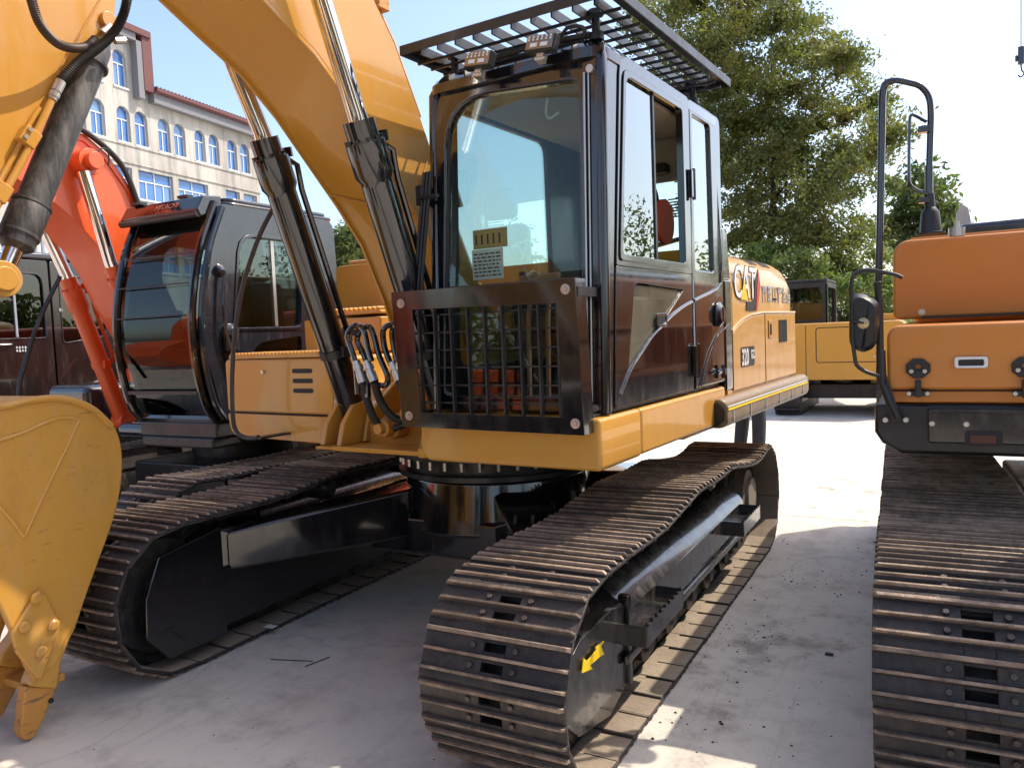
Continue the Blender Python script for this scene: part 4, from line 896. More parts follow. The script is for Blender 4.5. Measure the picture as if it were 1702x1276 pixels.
for z in (2.36, 2.15, 1.93): y = np.interp(z, [b_ for a, b_ in pf][::-1], [a for a, b_ in pf][::-1]); M().tube([(XA+.05, y-.03, z), (XZ-.08, y-.03, z)], .0055, 6).build('screen_bar', BLKS, CC)
M().box(XA+.05, XZ-.08, -.80, -.775, 1.375, 1.40).build('screen_split', BLKS, CC)
q = M(); q.prism([(-.50, 2.775), (-.66, 2.76), (-.72, 2.66), (-.69, 2.61), (-.60, 2.64), (-.50, 2.70)], 'x', XA-.01, XZ-.05); vz = q.build('sun_visor', BLK, CC, bevel=.01)
q = M(); q.tube([(XA-.02, -.70, 2.635), (XZ-.06, -.70, 2.635)], .028, 10); q.box(XA+.08, XA+.18, -.68, -.62, 2.765, 2.785); q.box(XZ-.34, XZ-.24, -.64, -.58, 2.77, 2.79); q.build('visor_rail', BLKS, CC)
text_on('brand_lettering', 'HITACHI', .062, simple('faded_red', (.45, .14, .10), .5), (XA+.36, -.706, 2.695), (1, 0, 0), (0, .5, .86), O, ext=.001, off=.001)
q = M(); q.lathe((XZ-.02, -.60, 2.24), (XZ+.05, -.62, 2.22), [(0, .05), (.5, .045), (1, .02)], 14); q.build('door_catch', BLKP, CC); q = M(); q.lathe((XZ-.02, -.55, 1.80), (XZ+.075, -.57, 1.80), [(0, .07), (.5, .07), (1, .03)], 14); q.box(XZ+.0, XZ+.05, -.62, -.50, 1.66, 1.80); q.build('door_latch', BLKP, CC, bevel=.02)
M().tube(bez([(XZ+.04, -.60, 2.20), (XZ+.05, -.63, 1.95), (XZ+.045, -.60, 1.72), (XZ+.03, -.52, 1.45), (XZ+.03, -.42, 1.25), (XZ+.0, -.28, 1.18)], 5), .012, 8).build('door_bar', BLKP, CC)
q = M(); q.box(-2.55, -2.1, -.15, .25, 1.55, 1.68); q.box(-2.5, -2.12, .18, .3, 1.68, 2.2); q.box(-2.42, -2.2, .20, .28, 2.22, 2.42); q.build('driver_seat', SEATM, CC, bevel=.04)
M().box(XA+.06, XZ-.06, .60, .64, 1.17, 1.80).build('rear_wall', DARK, CC); M().box(XA+.06, XZ-.06, -.62, .60, 1.172, 1.20).build('cab_floor', DARK, CC)
for x in (-2.62, -1.98): M().box(x-.07, x+.07, -.45, .3, 1.2, 1.70).build('side_console', DARK, CC, bevel=.03)
for x in (-2.36, -2.22): M().tube([(x, -.5, 1.2), (x, -.52, 1.62), (x, -.5, 1.72)], .012, 8).build('travel_lever', DARK, CC)
M().prism([(-.55, 1.75), (-.50, 1.75), (-.42, 1.98), (-.47, 1.99)], 'x', -2.62, -2.48).build('monitor', DARK, CC)
q = M(); q.tube([(-2.35, .62, 2.15), (-2.35, .50, 2.62)], .01, 6); q.build('cab_aerial', BLKS, CC)
# boom
BXc = -3.13; hb_ = .22; XQ = -2.91
low = [(-.22, 1.35), (-.36, 1.70)]+yz([(212, 500), (190, 450), (160, 405), (130, 372), (100, 345), (70, 322)], XQ)+[(-1.25, 2.86), (-1.6, 3.0), (-2.4, 3.35), (-3.6, 3.7), (-4.3, 3.85)]
upp = [(-4.35, 4.05), (-3.8, 4.15), (-2.6, 4.05), (-1.9, 3.75), (-1.4, 3.5), (-1.10, 3.37)]+yz([(112, 218), (140, 228), (175, 258), (205, 300), (235, 350), (250, 420)], XQ)+[(-.12, 2.0), (.02, 1.6), (-.05, 1.35)]
q = M(); q.prism(low+upp, 'x', BXc-hb_, BXc+hb_); OB = q.build('boom', ORH, O, bevel=.005)
q = M(); e = upp[4:12]; q.prism([(a, b_+.012) for a, b_ in e]+[(a-.012, b_-.035) for a, b_ in e][::-1], 'x', BXc+hb_-.002, BXc+hb_+.012); q.build('plate_edge', ORH, OB)
p = at(135, 272, 'x', BXc+hb_); q = M(); q.cyl((BXc-.45, p.y, p.z), (BXc+.40, p.y, p.z), .062, n=22); q.cyl((BXc+.2, p.y, p.z), (BXc+.34, p.y, p.z), .095, n=26); q.build('boom_pin', ORH, OB, bevel=.006)
XL = -2.815; g1, t1 = at(186, 442, 'x', XL), at(138, 285, 'x', XL)
boom_cyl(O, XL, (-.30, 1.20), (g1.y, g1.z), (t1.y, t1.z), ORH, U=False, rb=.062, tubeside=1)
g1, t1 = at(112, 462, 'x', -3.5), at(76, 385, 'x', -3.5)
boom_cyl(O, -3.5, (-.27, 1.10), (g1.y, g1.z), (g1.y+(t1.y-g1.y)*2, g1.z+(t1.z-g1.z)*2), ORH, U=False, rb=.066, tubeside=1)
q = M(); q.tube(bez([at(a, b_, 'x', BXc+.25) for a, b_ in ((108, 200), (140, 218), (175, 245), (200, 272), (215, 300), (226, 330), (232, 350))], 6), .022, 10); q.build('boom_hose', RUBBER, O)
q = M(); q.tube(bez([at(a, b_, 'x', BXc+.3) for a, b_ in ((148, 266), (158, 256), (168, 247), (178, 250), (181, 262), (180, 276))], 5), .006, 6); q.build('grease_line', DARK, O)
q = M(); q.tube(bez([at(a, b_, 'x', -3.2) for a, b_ in ((100, 460), (75, 510), (55, 560), (40, 610), (32, 640), (31, 690))], 5), .016, 8); q.build('grab_rail', BLKS, O)

# ================================================================== BLACK-CABBED MACHINE behind on the far left
G = thing('crawler_excavator', 'dark brown cabbed excavator behind the orange boom at the far left', 'excavator', (-6.4, .6, 0))
XG = -5.40
q = M(); q.box(-6.35, XG-.06, -.75, 1.05, .95, 1.12); CG = q.build('cab', BROWN, G, bevel=.03)
for x0, x1 in ((XG-.05, XG), (-6.35, -6.30)):
    for (a, b_, o1, i1) in ((-.75, .50, quadr([(-.75, 1.10), (.34, 1.10), (.34, 2.64), (-.60, 2.64)], [.05, .02, .02, .12], 4), quadr([(-.66, 1.86), (.27, 1.86), (.27, 2.50), (-.52, 2.50)], [.03, .03, .10, .10], 4)), (0, 0, quadr([(.36, 1.10), (1.06, 1.10), (1.06, 2.62), (.36, 2.64)], [.02, .05, .12, .02], 4), quadr([(.45, 1.80), (.93, 1.86), (.96, 2.45), (.45, 2.50)], [.04, .08, .10, .03], 4))):
        q = M(); q.ring(o1, i1, 'x', x0, x1); dr = q.build('cab_door' if a else 'rear_panel', BROWN, CG, bevel=.012)
        M().prism(inset(i1, -.01), 'x', (x0+x1)/2-.003, (x0+x1)/2+.003).build('side_pane', GLX, dr)
        if x1 == XG: M().ring(inset(i1, -.018), inset(i1, .0), 'x', XG, XG+.008).build('window_surround', BLKP, dr, bevel=.003)
M().box(XG-.02, XG-.005, -.02, .0, 1.87, 2.49).build('pane_divider', GREYD, CG)
q = M(); q.prism(rrect(-6.36, XG+.01, -.62, 1.07, .12, 5), 'z', 2.64, 2.72); q.build('cab_roof', BLKP, CG, bevel=.03, seg=3)
M().box(-6.30, XG-.06, -.72, -.70, 1.2, 2.6).build('windscreen', GLX, CG); M().box(-6.3, XG-.06, 1.03, 1.05, 1.12, 2.62).build('rear_wall', BROWN, CG)
M().tube([(XG+.005, -.22, 1.80), (XG+.02, -.20, 1.80), (XG+.02, -.10, 1.80), (XG+.005, -.08, 1.80)], .010, 8).build('door_handle', STEEL, CG)
q = M(); rnd = random.Random(3)
for r_ in range(2):
    for k in range(5):
        y = -.04+k*.028; z = 1.765-r_*.032
        q.box(XG+.001, XG+.003, y, y+.020, z, z+.006); q.box(XG+.001, XG+.0035, y+.007, y+.012, z-.010, z+.016)
        if k % 2: q.box(XG+.001, XG+.003, y, y+.018, z-.010, z-.005)
q.build('door_lettering', WHITE, CG)
M().cyl((XG, .44, 2.14), (XG+.008, .44, 2.14), .02, n=12).build('door_emblem', GREYD, CG)
q = M(); q.prism([(.05, 1.0), (1.75, 1.0), (1.75, 1.34), (1.0, 1.40), (.55, 1.22)], 'x', -5.2, -4.75); q.box(-6.4, -4.8, 1.3, 3.4, 1.0, 1.9); q.box(-7.9, -6.4, -.6, 3.4, 1.0, 1.7); q.build('upper_body', BLKP, G, bevel=.08, seg=3)
q = M(); q.prism([(.66, 1.36), (.90, 1.40), (.90, 1.62)], 'x', -4.90, -4.86); q.build('warning_triangle', REDP, G)
for xc in (-5.3, -7.4):
    q = M(); q.prism(rrect(-1.7, 2.6, 0, .84, .40, 8), 'x', xc-.3, xc+.3)
    for k in range(20): q.box(xc-.3, xc+.3, -1.5+k*.2, -1.47+k*.2, .838, .87)
    q.build('crawler_track', TRK, G)
M().cyl((-6.35, .6, .5), (-6.35, .6, 1.0), .7, n=28).build('swing_bearing', BLKS, G)

# ================================================================== ORANGE MACHINE on the right
D = thing('crawler_excavator', 'soft orange excavator at the right edge with handrails and a black mirror', 'excavator', (3.6, .4, 0))
RZ = R(2.2)
# build the undercarriage parallel to y and turn each part a little
n0 = len(bpy.data.objects)
before = set(bpy.data.objects)
SH3 = shoe_mesh(.62, .19, [TRK, TIP, BOLTM, LINKM, TRK])
tD = [(-1.25, .80), (-.6, .80), (.2, .82), (1.0, .80), (1.8, .82)]
for xc, sd_ in ((2.645, -1), (4.95, 1)):
    track(D, xc, sd_, y0=-1.42, y1=2.25, top=tD, rad=.385, zc=.412, shoe=SH3, fm=BLKS, guard=False, w=.62)
q = M(); q.box(3.0, 4.6, -.4, 1.2, .35, .8); q.cyl((3.8, .5, .8), (3.8, .5, 1.12), .6, n=30); q.build('centre_frame', BLKS, D, bevel=.02)
for o in set(bpy.data.objects)-before:
    if o.parent is D:
        o.matrix_basis = Matrix.Translation(-D.location)@Matrix.Translation((2.645, 0, 0))@Matrix.Rotation(RZ, 4, 'Z')@Matrix.Translation((-2.645, 0, 0))
yD = -.62
zS = at(1600, 648, 'y', yD-.045).z; zL = at(1600, 671, 'y', yD).z; zT = at(1600, 537, 'y', yD-.045).z
yT = -.12; zK0, zK1 = at(1600, 527, 'y', yT).z, at(1600, 391, 'y', yT).z; xK = at(1484, 460, 'y', yT).x; xB = at(1474, 600, 'y', yD-.045).x
pl = xz([(1462, 690), (1478, 722), (1500, 741)], yD)
q = M(); q.prism([(pl[0][0]-.02, zL), (pl[0][0]-.02, 1.20), (pl[0][0]+.01, 1.15), (pl[0][0]+.09, 1.105), (3.75, 1.105), (3.75, zL)][::-1], 'y', yD-.02, 2.2)
DK = q.build('belly_frame', BLKS, D, bevel=.02)
M().box(2.56, 3.75, yD-.045, yD-.02, 1.16, zL-.02).build('bumper_plate', BLKD, DK, bevel=.008)
M().box(2.58, 3.72, yD-.06, yD-.045, zL-.035, zL-.018).build('bumper_lip', BLKD, DK, bevel=.004)
q = M(); q.prism(rrect(2.70, 2.84, 1.155, 1.22, .015), 'y', yD-.049, yD-.0455); q.build('tow_recess', DARK, DK)
q = M(); q.box(2.72, 2.815, yD-.052, yD-.0495, 1.165, 1.20); q.build('recess_block', simple('rust_brown', (.12, .05, .03), .8), DK)
for a, b_ in ((1472, 697), (1506, 697), (1549, 703), (1606, 704)):
    p = at(a, b_, 'y', yD-.03); M().lathe((p.x, yD-.02, p.z), (p.x, yD-.055, p.z), [(0, .014), (.6, .014), (1, .011)], 12).build('frame_bolt', GALV, DK)
# lower orange strip and the tool box door
q = M(); q.prism(rrect(xB+.01, 3.72, zL+.002, zS-.004, .012), 'y', yD+.0, 2.1); q.build('lower_strip', ORD, D, bevel=.012)
q = M(); q.prism(rrect(xB, 3.72, zS, zT, [.03, .055, .02, .02], 6), 'y', yD-.045, 1.2); DB = q.build('tool_box', ORD, D, bevel=.020, seg=3)
M().box(xB+.01, 3.71, yD-.01, 1.1, zS-.008, zS+.004).build('box_joint', DARK, DB)
hx = at(1526, 612, 'y', yD-.05)
for cx in (hx.x, at(1704, 606, 'y', yD-.05).x):
    q = M(); oc_ = [(cx+.052*math.cos(R(22.5+45*k)), hx.z+.046*math.sin(R(22.5+45*k))) for k in range(8)]; ic_ = [(cx+.013*math.cos(R(22.5+45*k)), hx.z+.004+.014*math.sin(R(22.5+45*k))) for k in range(8)]
    q.ring(oc_, ic_, 'y', yD-.060, yD-.0455); q.box(cx-.03, cx+.03, yD-.066, yD-.060, hx.z-.008, hx.z+.0); hx_ = q.build('octagon_latch', BLKS, DB, bevel=.004)
    for s_ in (-.026, .026): M().cyl((cx+s_, yD-.060, hx.z-.012), (cx+s_, yD-.070, hx.z-.012), .009, n=10).build('latch_bolt', GALV, hx_)
    q = M(); q.box(cx-.012, cx+.012, yD-.075, yD-.0465, zS-.03, zS+.045); q.box(cx-.045, cx+.045, yD-.065, yD-.03, zS-.025, zS-.003); lt = q.build('box_hinge', BLKS, DB, bevel=.004)
    for s_ in (-.036, .036): M().cyl((cx+s_, yD-.065, zS-.014), (cx+s_, yD-.073, zS-.014), .009, n=10).build('latch_bolt', GALV, lt)
hh = xz([(1586, 593), (1642, 593), (1642, 611), (1586, 611)], yD-.045)
q = M(); q.ring(rrect(hh[0][0], hh[1][0], hh[2][1], hh[0][1], .012), rrect(hh[0][0]+.015, hh[1][0]-.015, hh[2][1]+.010, hh[0][1]-.012, .006), 'y', yD-.062, yD-.0455); hd = q.build('box_handle', WHITE, DB, bevel=.004)
M().box(hh[0][0]+.014, hh[1][0]-.014, yD-.0485, yD-.0458, hh[2][1]+.009, hh[0][1]-.011).build('handle_recess', BLKDEC, hd)
# tank above
tz = at(1600, 400, 'y', yD+.02).z
q = M(); q.prism(rrect(xK, 3.72, zK0, zK1, [.045, .075, .03, .02], 6), 'y', yT, 2.7); DT = q.build('fuel_tank', ORD, D, bevel=.025, seg=3)
M().box(xK+.13, 3.72, yT-.03, yT-.002, zK0+.0, zK0+.012).build('tank_seal', BLKDEC, DT)
M().tube([(xK+.08, yT+.03, zK1+.002), (3.70, yT+.03, zK1+.004)], .010, 6).build('tank_ridge', ORD, DT)
p = at(1532, 519, 'y', yT); M().lathe((p.x, yT+.002, p.z), (p.x, yT-.012, p.z), [(0, .016), (.3, .016), (.35, .009), (1, .009)], 14).build('tank_bolt', GALV, DT)
M().prism([(2.62, 2.09), (3.72, 2.09), (3.72, 2.20), (2.72, 2.185), (2.65, 2.15)], 'y', .2, 2.6).build('engine_hood', BLKP, D, bevel=.03, seg=3)
p = at(1600, 352, 'y', .6); q = M(); q.prism([(p.x-.04, 2.18), (p.x+.05, 2.18), (p.x+.03, 2.31), (p.x, 2.34), (p.x-.03, 2.29)], 'y', .6, .7); q.build('exhaust_cap', SILV, D, bevel=.01)
q = M(); q.cyl((2.68, -.3, 2.08), (2.68, -.3, 2.12), .035, n=16); q.cyl((2.68, -.3, 2.12), (2.68, -.3, 2.15), .014, n=10); q.build('filler_cap', STEEL, D)
q = M(); q.box(3.72, 5.15, .9, 2.9, 1.1, 2.2); q.box(2.43, 5.15, 2.7, 3.0, 1.1, 2.0); q.build('rear_body', ORD, D, bevel=.05)
# cab and boom (outside the frame, still part of the machine)
q = M(); q.ring(rrect(-.95, .85, 1.3, 2.95, .12), rrect(-.8, .7, 1.9, 2.75, .1), 'x', 4.20, 4.25); q.ring(rrect(-.95, .85, 1.3, 2.95, .12), rrect(-.8, .7, 1.9, 2.75, .1), 'x', 5.10, 5.15); q.box(4.2, 5.15, -.95, .85, 2.90, 2.98); q.box(4.25, 5.10, -.95, -.90, 1.3, 1.7); q.box(4.25, 5.10, .8, .85, 1.3, 2.9); q.build('cab', BLKP, D, bevel=.02)
M().box(4.25, 5.10, -.93, -.92, 1.7, 2.9).build('windscreen', GLD, D)
q = M(); q.X = Matrix.Translation((3.98, .55, 0)); q.prism(Lp+Tp, 'x', -.22, .22); q.build('boom', ORD, D, bevel=.01)
# handrails, mirror and its bracket
def pts_(L, y): return [at(a, b_, 'y', y) for a, b_ in L]
q = M(); q.tube(bez(pts_([(1460, 470), (1462, 400), (1464, 300), (1466, 200), (1467, 158), (1472, 140), (1484, 135)], yD), 5), .0155, 12); q.build('handrail', BLKP, D)
q = M(); q.tube(bez(pts_([(1470, 137), (1490, 134), (1512, 138), (1530, 144), (1543, 160), (1547, 185), (1546, 230), (1544, 290)], yD+.05), 5), .0135, 12); q.tube(pts_([(1544, 275), (1544, 335)], yD+.05), .0165, 12); q.build('handrail', BLKP, D)
q = M(); a_, b2 = pts_([(1546, 345), (1547, 390)], yD+.05); q.lathe(a_, b2, [(0, .022), (.2, .038), (.9, .045), (.93, .06), (1, .06)], 14); q.tube([pts_([(1544, 323)], yD+.05)[0], a_], .021, 12); q.build('rail_foot', BLKS, D)
q = M(); q.tube(bez(pts_([(1540, 203), (1522, 193), (1514, 192), (1512, 205), (1511, 250), (1511, 295), (1514, 308), (1525, 316), (1543, 322)], yD+.03), 5), .007, 8)
q.box(a_.x-.045, a_.x-.0, yD+.02, yD+.06, at(1540, 335, 'y', yD).z, at(1540, 326, 'y', yD).z); z_ = at(1535, 212, 'y', yD).z; q.box(a_.x-.045, a_.x, yD+.02, yD+.06, z_-.015, z_+.012); q.build('mirror_hoop', BLKP, D)
ym = yD-.10
mc = at(1436, 537, 'y', ym); q = M()
pr = quadr([(mc.x-.065, mc.z-.125), (mc.x+.045, mc.z-.13), (mc.x+.075, mc.z+.10), (mc.x-.055, mc.z+.15)], [.07, .06, .07, .06], 6)
vs = [(a, ym+.02, b_) for a, b_ in pr]+[(a, ym, b_) for a, b_ in pr]+[(mc.x+(a-mc.x)*.72, ym-.035, mc.z+(b_-mc.z)*.85) for a, b_ in pr]; k = len(pr)
q.add(vs, [tuple(range(k)), tuple(range(2*k, 3*k))[::-1]]+[(j*k+i, j*k+(i+1) % k, (j+1)*k+(i+1) % k, (j+1)*k+i) for j in range(2) for i in range(k)])
MR = q.build('mirror', BLKS, D, bevel=0, ang=50)
q = M(); q.prism([(mc.x+(a-mc.x)*.9, mc.z+(b_-mc.z)*.93) for a, b_ in pr], 'y', ym+.021, ym+.024); q.build('mirror_glass', CHROME, MR)
q = M(); q.lathe((mc.x, ym-.035, mc.z), (mc.x, ym-.05, mc.z), [(0, .026), (.6, .024), (1, .012)], 18); q.build('mirror_knob', simple('brass_knob', (.45, .38, .2), .35, .7), MR)
q = M(); q.tube(bez(pts_([(1500, 462), (1485, 456), (1440, 449), (1422, 455), (1416, 465), (1415, 500), (1417, 560), (1421, 595), (1425, 608), (1440, 618), (1462, 625)], yD-.14), 5), .0085, 8); q.tube(pts_([(1417, 533), (1436, 537)], yD-.145), .007, 8); q.build('mirror_arm', BLKS, D)
q = M(); q.tube(pts_([(1459, 468), (1462, 520), (1463, 600), (1462, 625)], yD-.06), .016, 10); q.tube(pts_([(1464, 582), (1466, 640)], yD-.07), .02, 10); q.tube(pts_([(1463, 625), (1478, 665), (1492, 695)], yD-.07), .015, 8)
q.prism(xz([(1454, 622), (1472, 618), (1500, 700), (1484, 702)], yD-.07), 'y', yD-.075, yD-.065); q.build('mirror_bracket', BLKS, D, bevel=.003)

# ================================================================== FAR EXCAVATORS
def far_machine(label, group, col=YEL):
    r = thing('crawler_excavator', label, 'excavator', (0, 0, 0), group)
    # machine faces +y, its cab on -x
    for xc in (-.85, .85):
        q = M(); q.prism(rrect(-1.45, 1.35, .02, .62, .29, 8), 'x', xc-.22, xc+.22)
        for k in range(15): y = -1.2+k*.17; q.box(xc-.225, xc+.225, y, y+.025, .619, .645); q.box(xc-.225, xc+.225, y, y+.025, 0, .021)
        for k in range(1, 7):
            a = R(90+25.7*k); cy, cz = -1.16, .32; q.box(xc-.225, xc+.225, cy+.31*math.cos(a)-.012, cy+.31*math.cos(a)+.012, cz+.31*math.sin(a)-.012, cz+.31*math.sin(a)+.012)
        q.build('crawler_track', TRK, r)
        M().box(xc-.225, xc+.225, -1.1, 1.0, .2, .42).build('track_frame', BLKS, r, bevel=.02)
    M().box(-.65, .65, -.6, .7, .25, .52).build('centre_frame', BLKS, r, bevel=.02)
    M().cyl((0, 0, .5), (0, 0, .66), .45, n=24).build('swing_bearing', BLKS, r)
    q = M(); q.prism(quadr([(-1.08, .64), (1.08, .64), (1.08, 1.66), (-1.08, 1.66)], [.1, .1, .12, .12], 5), 'y', -1.35, -.1); q.box(.1, 1.08, -.1, 1.0, .66, 1.35); bdy = q.build('upper_body', col, r, bevel=.04, seg=3)
    q = M(); q.ring(quadr([(-.35, .95), (.75, .95), (.75, 1.58), (-.35, 1.58)], .06, 5), quadr([(-.335, .965), (.735, .965), (.735, 1.565), (-.335, 1.565)], .05, 5), 'y', -1.3525, -1.350); q.box(-.52, -.51, -1.3535, -1.34, .7, 1.62); q.build('hood_joint', BLKDEC, bdy)
    M().cyl((.60, -1.35, 1.05), (.60, -1.362, 1.05), .022, n=12).build('hood_lock', STEEL, bdy)
    for zz in (1.0, 1.1): pass
    c = M(); x0, x1, y0, y1, z1 = -1.05, -.22, -.55, .85, 2.44
    c.ring(rrect(x0, x1, 1.50, z1, .07), rrect(x0+.09, x1-.09, 1.72, z1-.12, .05), 'y', y0-.1, y0-.04); c.ring(rrect(x0, x1, .7, z1, .07), rrect(x0+.09, x1-.09, 1.0, z1-.12, .05), 'y', y1-.04, y1)
    for xx in (x0, x1-.05): c.ring(rrect(y0-.1, y1, .7, z1, .07), rrect(y0, y1-.1, 1.45, z1-.12, .05), 'x', xx, xx+.05)
    c.box(x0, x1, y0-.1, y1, z1-.04, z1+.03); cb = c.build('cab', BLKS, r, bevel=.015)
    M().box(x0+.08, x1-.08, y0-.075, y0-.068, 1.71, z1-.11).build('rear_pane', GLD, cb)
    M().box(x0+.08, x1-.08, y1-.025, y1-.018, .99, z1-.11).build('windscreen', GLD, cb)
    q = M(); q.box(-.8, -.35, -.2, -.08, 1.5, 2.05); q.build('driver_seat', SEATM, cb, bevel=.04)
    q = M(); q.prism([(.9, .9), (1.2, 1.35), (2.2, 1.75), (3.2, 1.9), (4.4, 1.7), (4.5, 1.5), (3.2, 1.6), (2.4, 1.45), (1.6, 1.1), (1.1, .8)], 'x', .05, .35); q.build('boom', col, r, bevel=.01)
    q = M(); q.prism([(4.6, 1.9), (4.2, 1.6), (3.7, .9), (3.85, .8), (4.6, 1.4)], 'x', .08, .32); q.build('stick', col, r, bevel=.01)
    q = M(); q.prism([(3.9, 1.25), (3.4, 1.1), (3.25, .6), (3.5, .25), (3.9, .1), (3.9, .5)], 'x', -.2, .6); q.build('bucket', col, r, bevel=.02)
    q = M(); q.tube([(.2, 1.2, .75), (.2, 2.0, 1.15)], .06, 10); q.build('cylinder_barrel', col, r); q = M(); q.tube([(.2, 2.0, 1.15), (.2, 2.5, 1.4)], .035, 10); q.build('cylinder_rod', CHROME, r)
    q = M(); q.box(.5, .95, -.9, -.2, 1.66, 1.78); q.build('tank_cover', col, r, bevel=.02)
    return r
f0 = far_machine('small yellow excavator seen from the rear on sunlit ground beyond the centre machine', None)
shift(f0, (1.05, 11.7, 0))
grp = 'yellow excavators in the row behind'
for k, (lab, loc, rz) in enumerate((('yellow excavator in the back row whose hood shows between boom and left cab', (-6.6, 8.3, 0), R(4)),
                                    ('yellow excavator in the back row seen through the side windows of the black cab', (-9.3, 7.6, 0), R(-8)))):
    o = copy_tree(f0); o['label'] = lab; o['group'] = grp; o.location = loc; o.rotation_euler.z = rz; o.scale = (1.15,)*3

# ================================================================== ARCADED BUILDING on the left
ang = R(7.8); FO = Vector((-32, 19.7, 0)); fu = Vector((-math.sin(ang), math.cos(ang), 0)); fn = Vector((math.cos(ang), math.sin(ang), 0))
def fac(px, py):
    d = fw+rt*((px-851)/F)+up*((638-py)/F); t = (FO-CP).dot(fn)/d.dot(fn); p = CP+d*t; return ((p-FO).dot(fu), p.z)
BD = thing('office_building', 'pale plastered building with blue arched windows and maroon roof edge behind the left machines', 'building', (0, 0, 0))
BD.location = FO; BD.rotation_euler.z = ang          # local x = outwards, local y = along the facade
def bpart(q, name, m_, parent=None, bevel=0):
    o = link(name, q.mesh(name, m_), None, bevel); o.parent = parent or BD; return o
kk = 440/1276
arch = []
for c, t_, b_ in [(388, 465, 620), (478, 472, 648), (603, 512, 683), (688, 540, 708), (798, 577, 735), (873, 600, 752), (970, 632, 780), (1037, 653, 797), (1125, 682, 822), (1185, 700, 835)]:
    arch.append((fac(c*kk, b_*kk)[0], fac(c*kk, b_*kk)[1], fac(c*kk, t_*kk)[1]))
zb = sum(a[1] for a in arch[2:])/8; zt = sum(a[2] for a in arch[2:])/8
ua = arch[2][0]; ub = arch[3][0]; st_p = (arch[8][0]-arch[2][0])/3; gap = ub-ua
us = []
for k in range(-7, 4): us += [ua+k*st_p, ua+k*st_p+gap]
ww = .40                                     # half width
z2b = fac(588*kk, 420*kk)[1]; z2t = fac(588*kk, 247*kk)[1]
uend = fac(431, 300)[0]; ustep = fac(664*kk, 300*kk)[0]
ze1 = fac(900*kk, 520*kk)[1]+.1; ze2 = fac(600*kk, 160*kk)[1]
zl_b = fac(700*kk, 962*kk)[1]; zl_t = fac(700*kk, 825*kk)[1]
u0 = us[0]-3
rows = []
for u in us: rows.append((u-ww, u+ww, zb, zt, 'arch'))
for u in us:
    if u+ww < ustep-.47: rows.append((u-ww, u+ww, z2b, z2t, 'arch'))
lw = [(fac(672*kk, 900*kk)[0], fac(835*kk, 900*kk)[0]), (fac(862*kk, 900*kk)[0], fac(1003*kk, 900*kk)[0]), (fac(1090*kk, 940*kk)[0], fac(1156*kk, 940*kk)[0]), (fac(1175*kk, 950*kk)[0], fac(1238*kk, 950*kk)[0])]
w_ = lw[0][1]-lw[0][0]; per = lw[1][0]-lw[0][0]
for k in range(1, 9): lw.append((lw[0][0]-k*per, lw[0][0]-k*per+w_))
for a, b_ in lw:
    rows.append((a, b_, zl_b, zl_t, 'wide')); rows.append((a, b_, zl_b-3.6, zl_t-3.6, 'wide'))
    rows.append((a, b_, .5, 3.2, 'wide'))
cy = sorted({u0, uend, ustep}|{r[0] for r in rows}|{r[1] for r in rows}); 
q = M()
for a, b_ in zip(cy, cy[1:]):
    top = ze2 if b_ <= ustep+1e-6 else ze1
    hs = sorted([(r[2], r[3]) for r in rows if r[0] <= a+1e-6 and r[1] >= b_-1e-6]); z = 0
    for (p0, p1) in hs+[(top, top)]:
        if p0 > z+1e-4: q.box(-.30, 0, a, b_, z, p0)
        z = p1
q.box(-11, -.30, u0, u0+.3, 0, ze2); q.box(-11, -.3, uend-.3, uend, 0, ze1); q.box(-11, -.3, u0+.3, uend-.3, ze1-.3, ze1-.1); q.box(-11, -10.7, u0+.3, uend-.3, 0, ze1-.3); q.box(-11, -.3, u0+.3, ustep, ze2-.3, ze2-.1)
q.box(-8, -.3, ustep-.3, ustep, ze1, ze2-.3)
q.box(-2.5, -2.4, u0+.3, uend-.3, 0, ze1-.3)
bpart(q, 'wall', PLAS)
# joints of the block coursing as shallow bands
q = M()
for k in range(1, 34):
    z = k*.42
    if z < ze1-.2: pass
q.box(0, .05, u0, uend, zb-.16, zb-.06); q.box(0, .06, u0, uend, zl_t+.20, zl_t+.32); bpart(q, 'string_course', PLAS)
q = M()
q.box(-.1, .55, ustep+.5, uend+.5, ze1-.08, ze1+.0); q.box(-.1, .60, ustep+.55, uend+.55, ze1+.0, ze1+.16)
for k in range(int((uend-ustep)/.25)): u = ustep+.6+k*.25; q.prism([(u-.07, ze1+.16), (u+.07, ze1+.16), (u+.03, ze1+.24), (u-.03, ze1+.24)], 'x', -.1, .58)
q.box(-.1, .45, ustep-.1, ustep+.5, ze1-.1, ze2+.2); q.box(-.1, .55, u0, ustep+.4, ze2+.0, ze2+.30)
bpart(q, 'roof_edge', MAROON)
q = M(); q.box(0, .40, ustep+.5, uend+.3, ze1-.55, ze1-.08); q.box(0, .42, ustep-.45, ustep-.1, ze1-.55, ze2-.3); q.box(0, .42, u0, ustep-.45, ze2-.35, ze2-.0)
bpart(q, 'eave_soffit', EAVE)
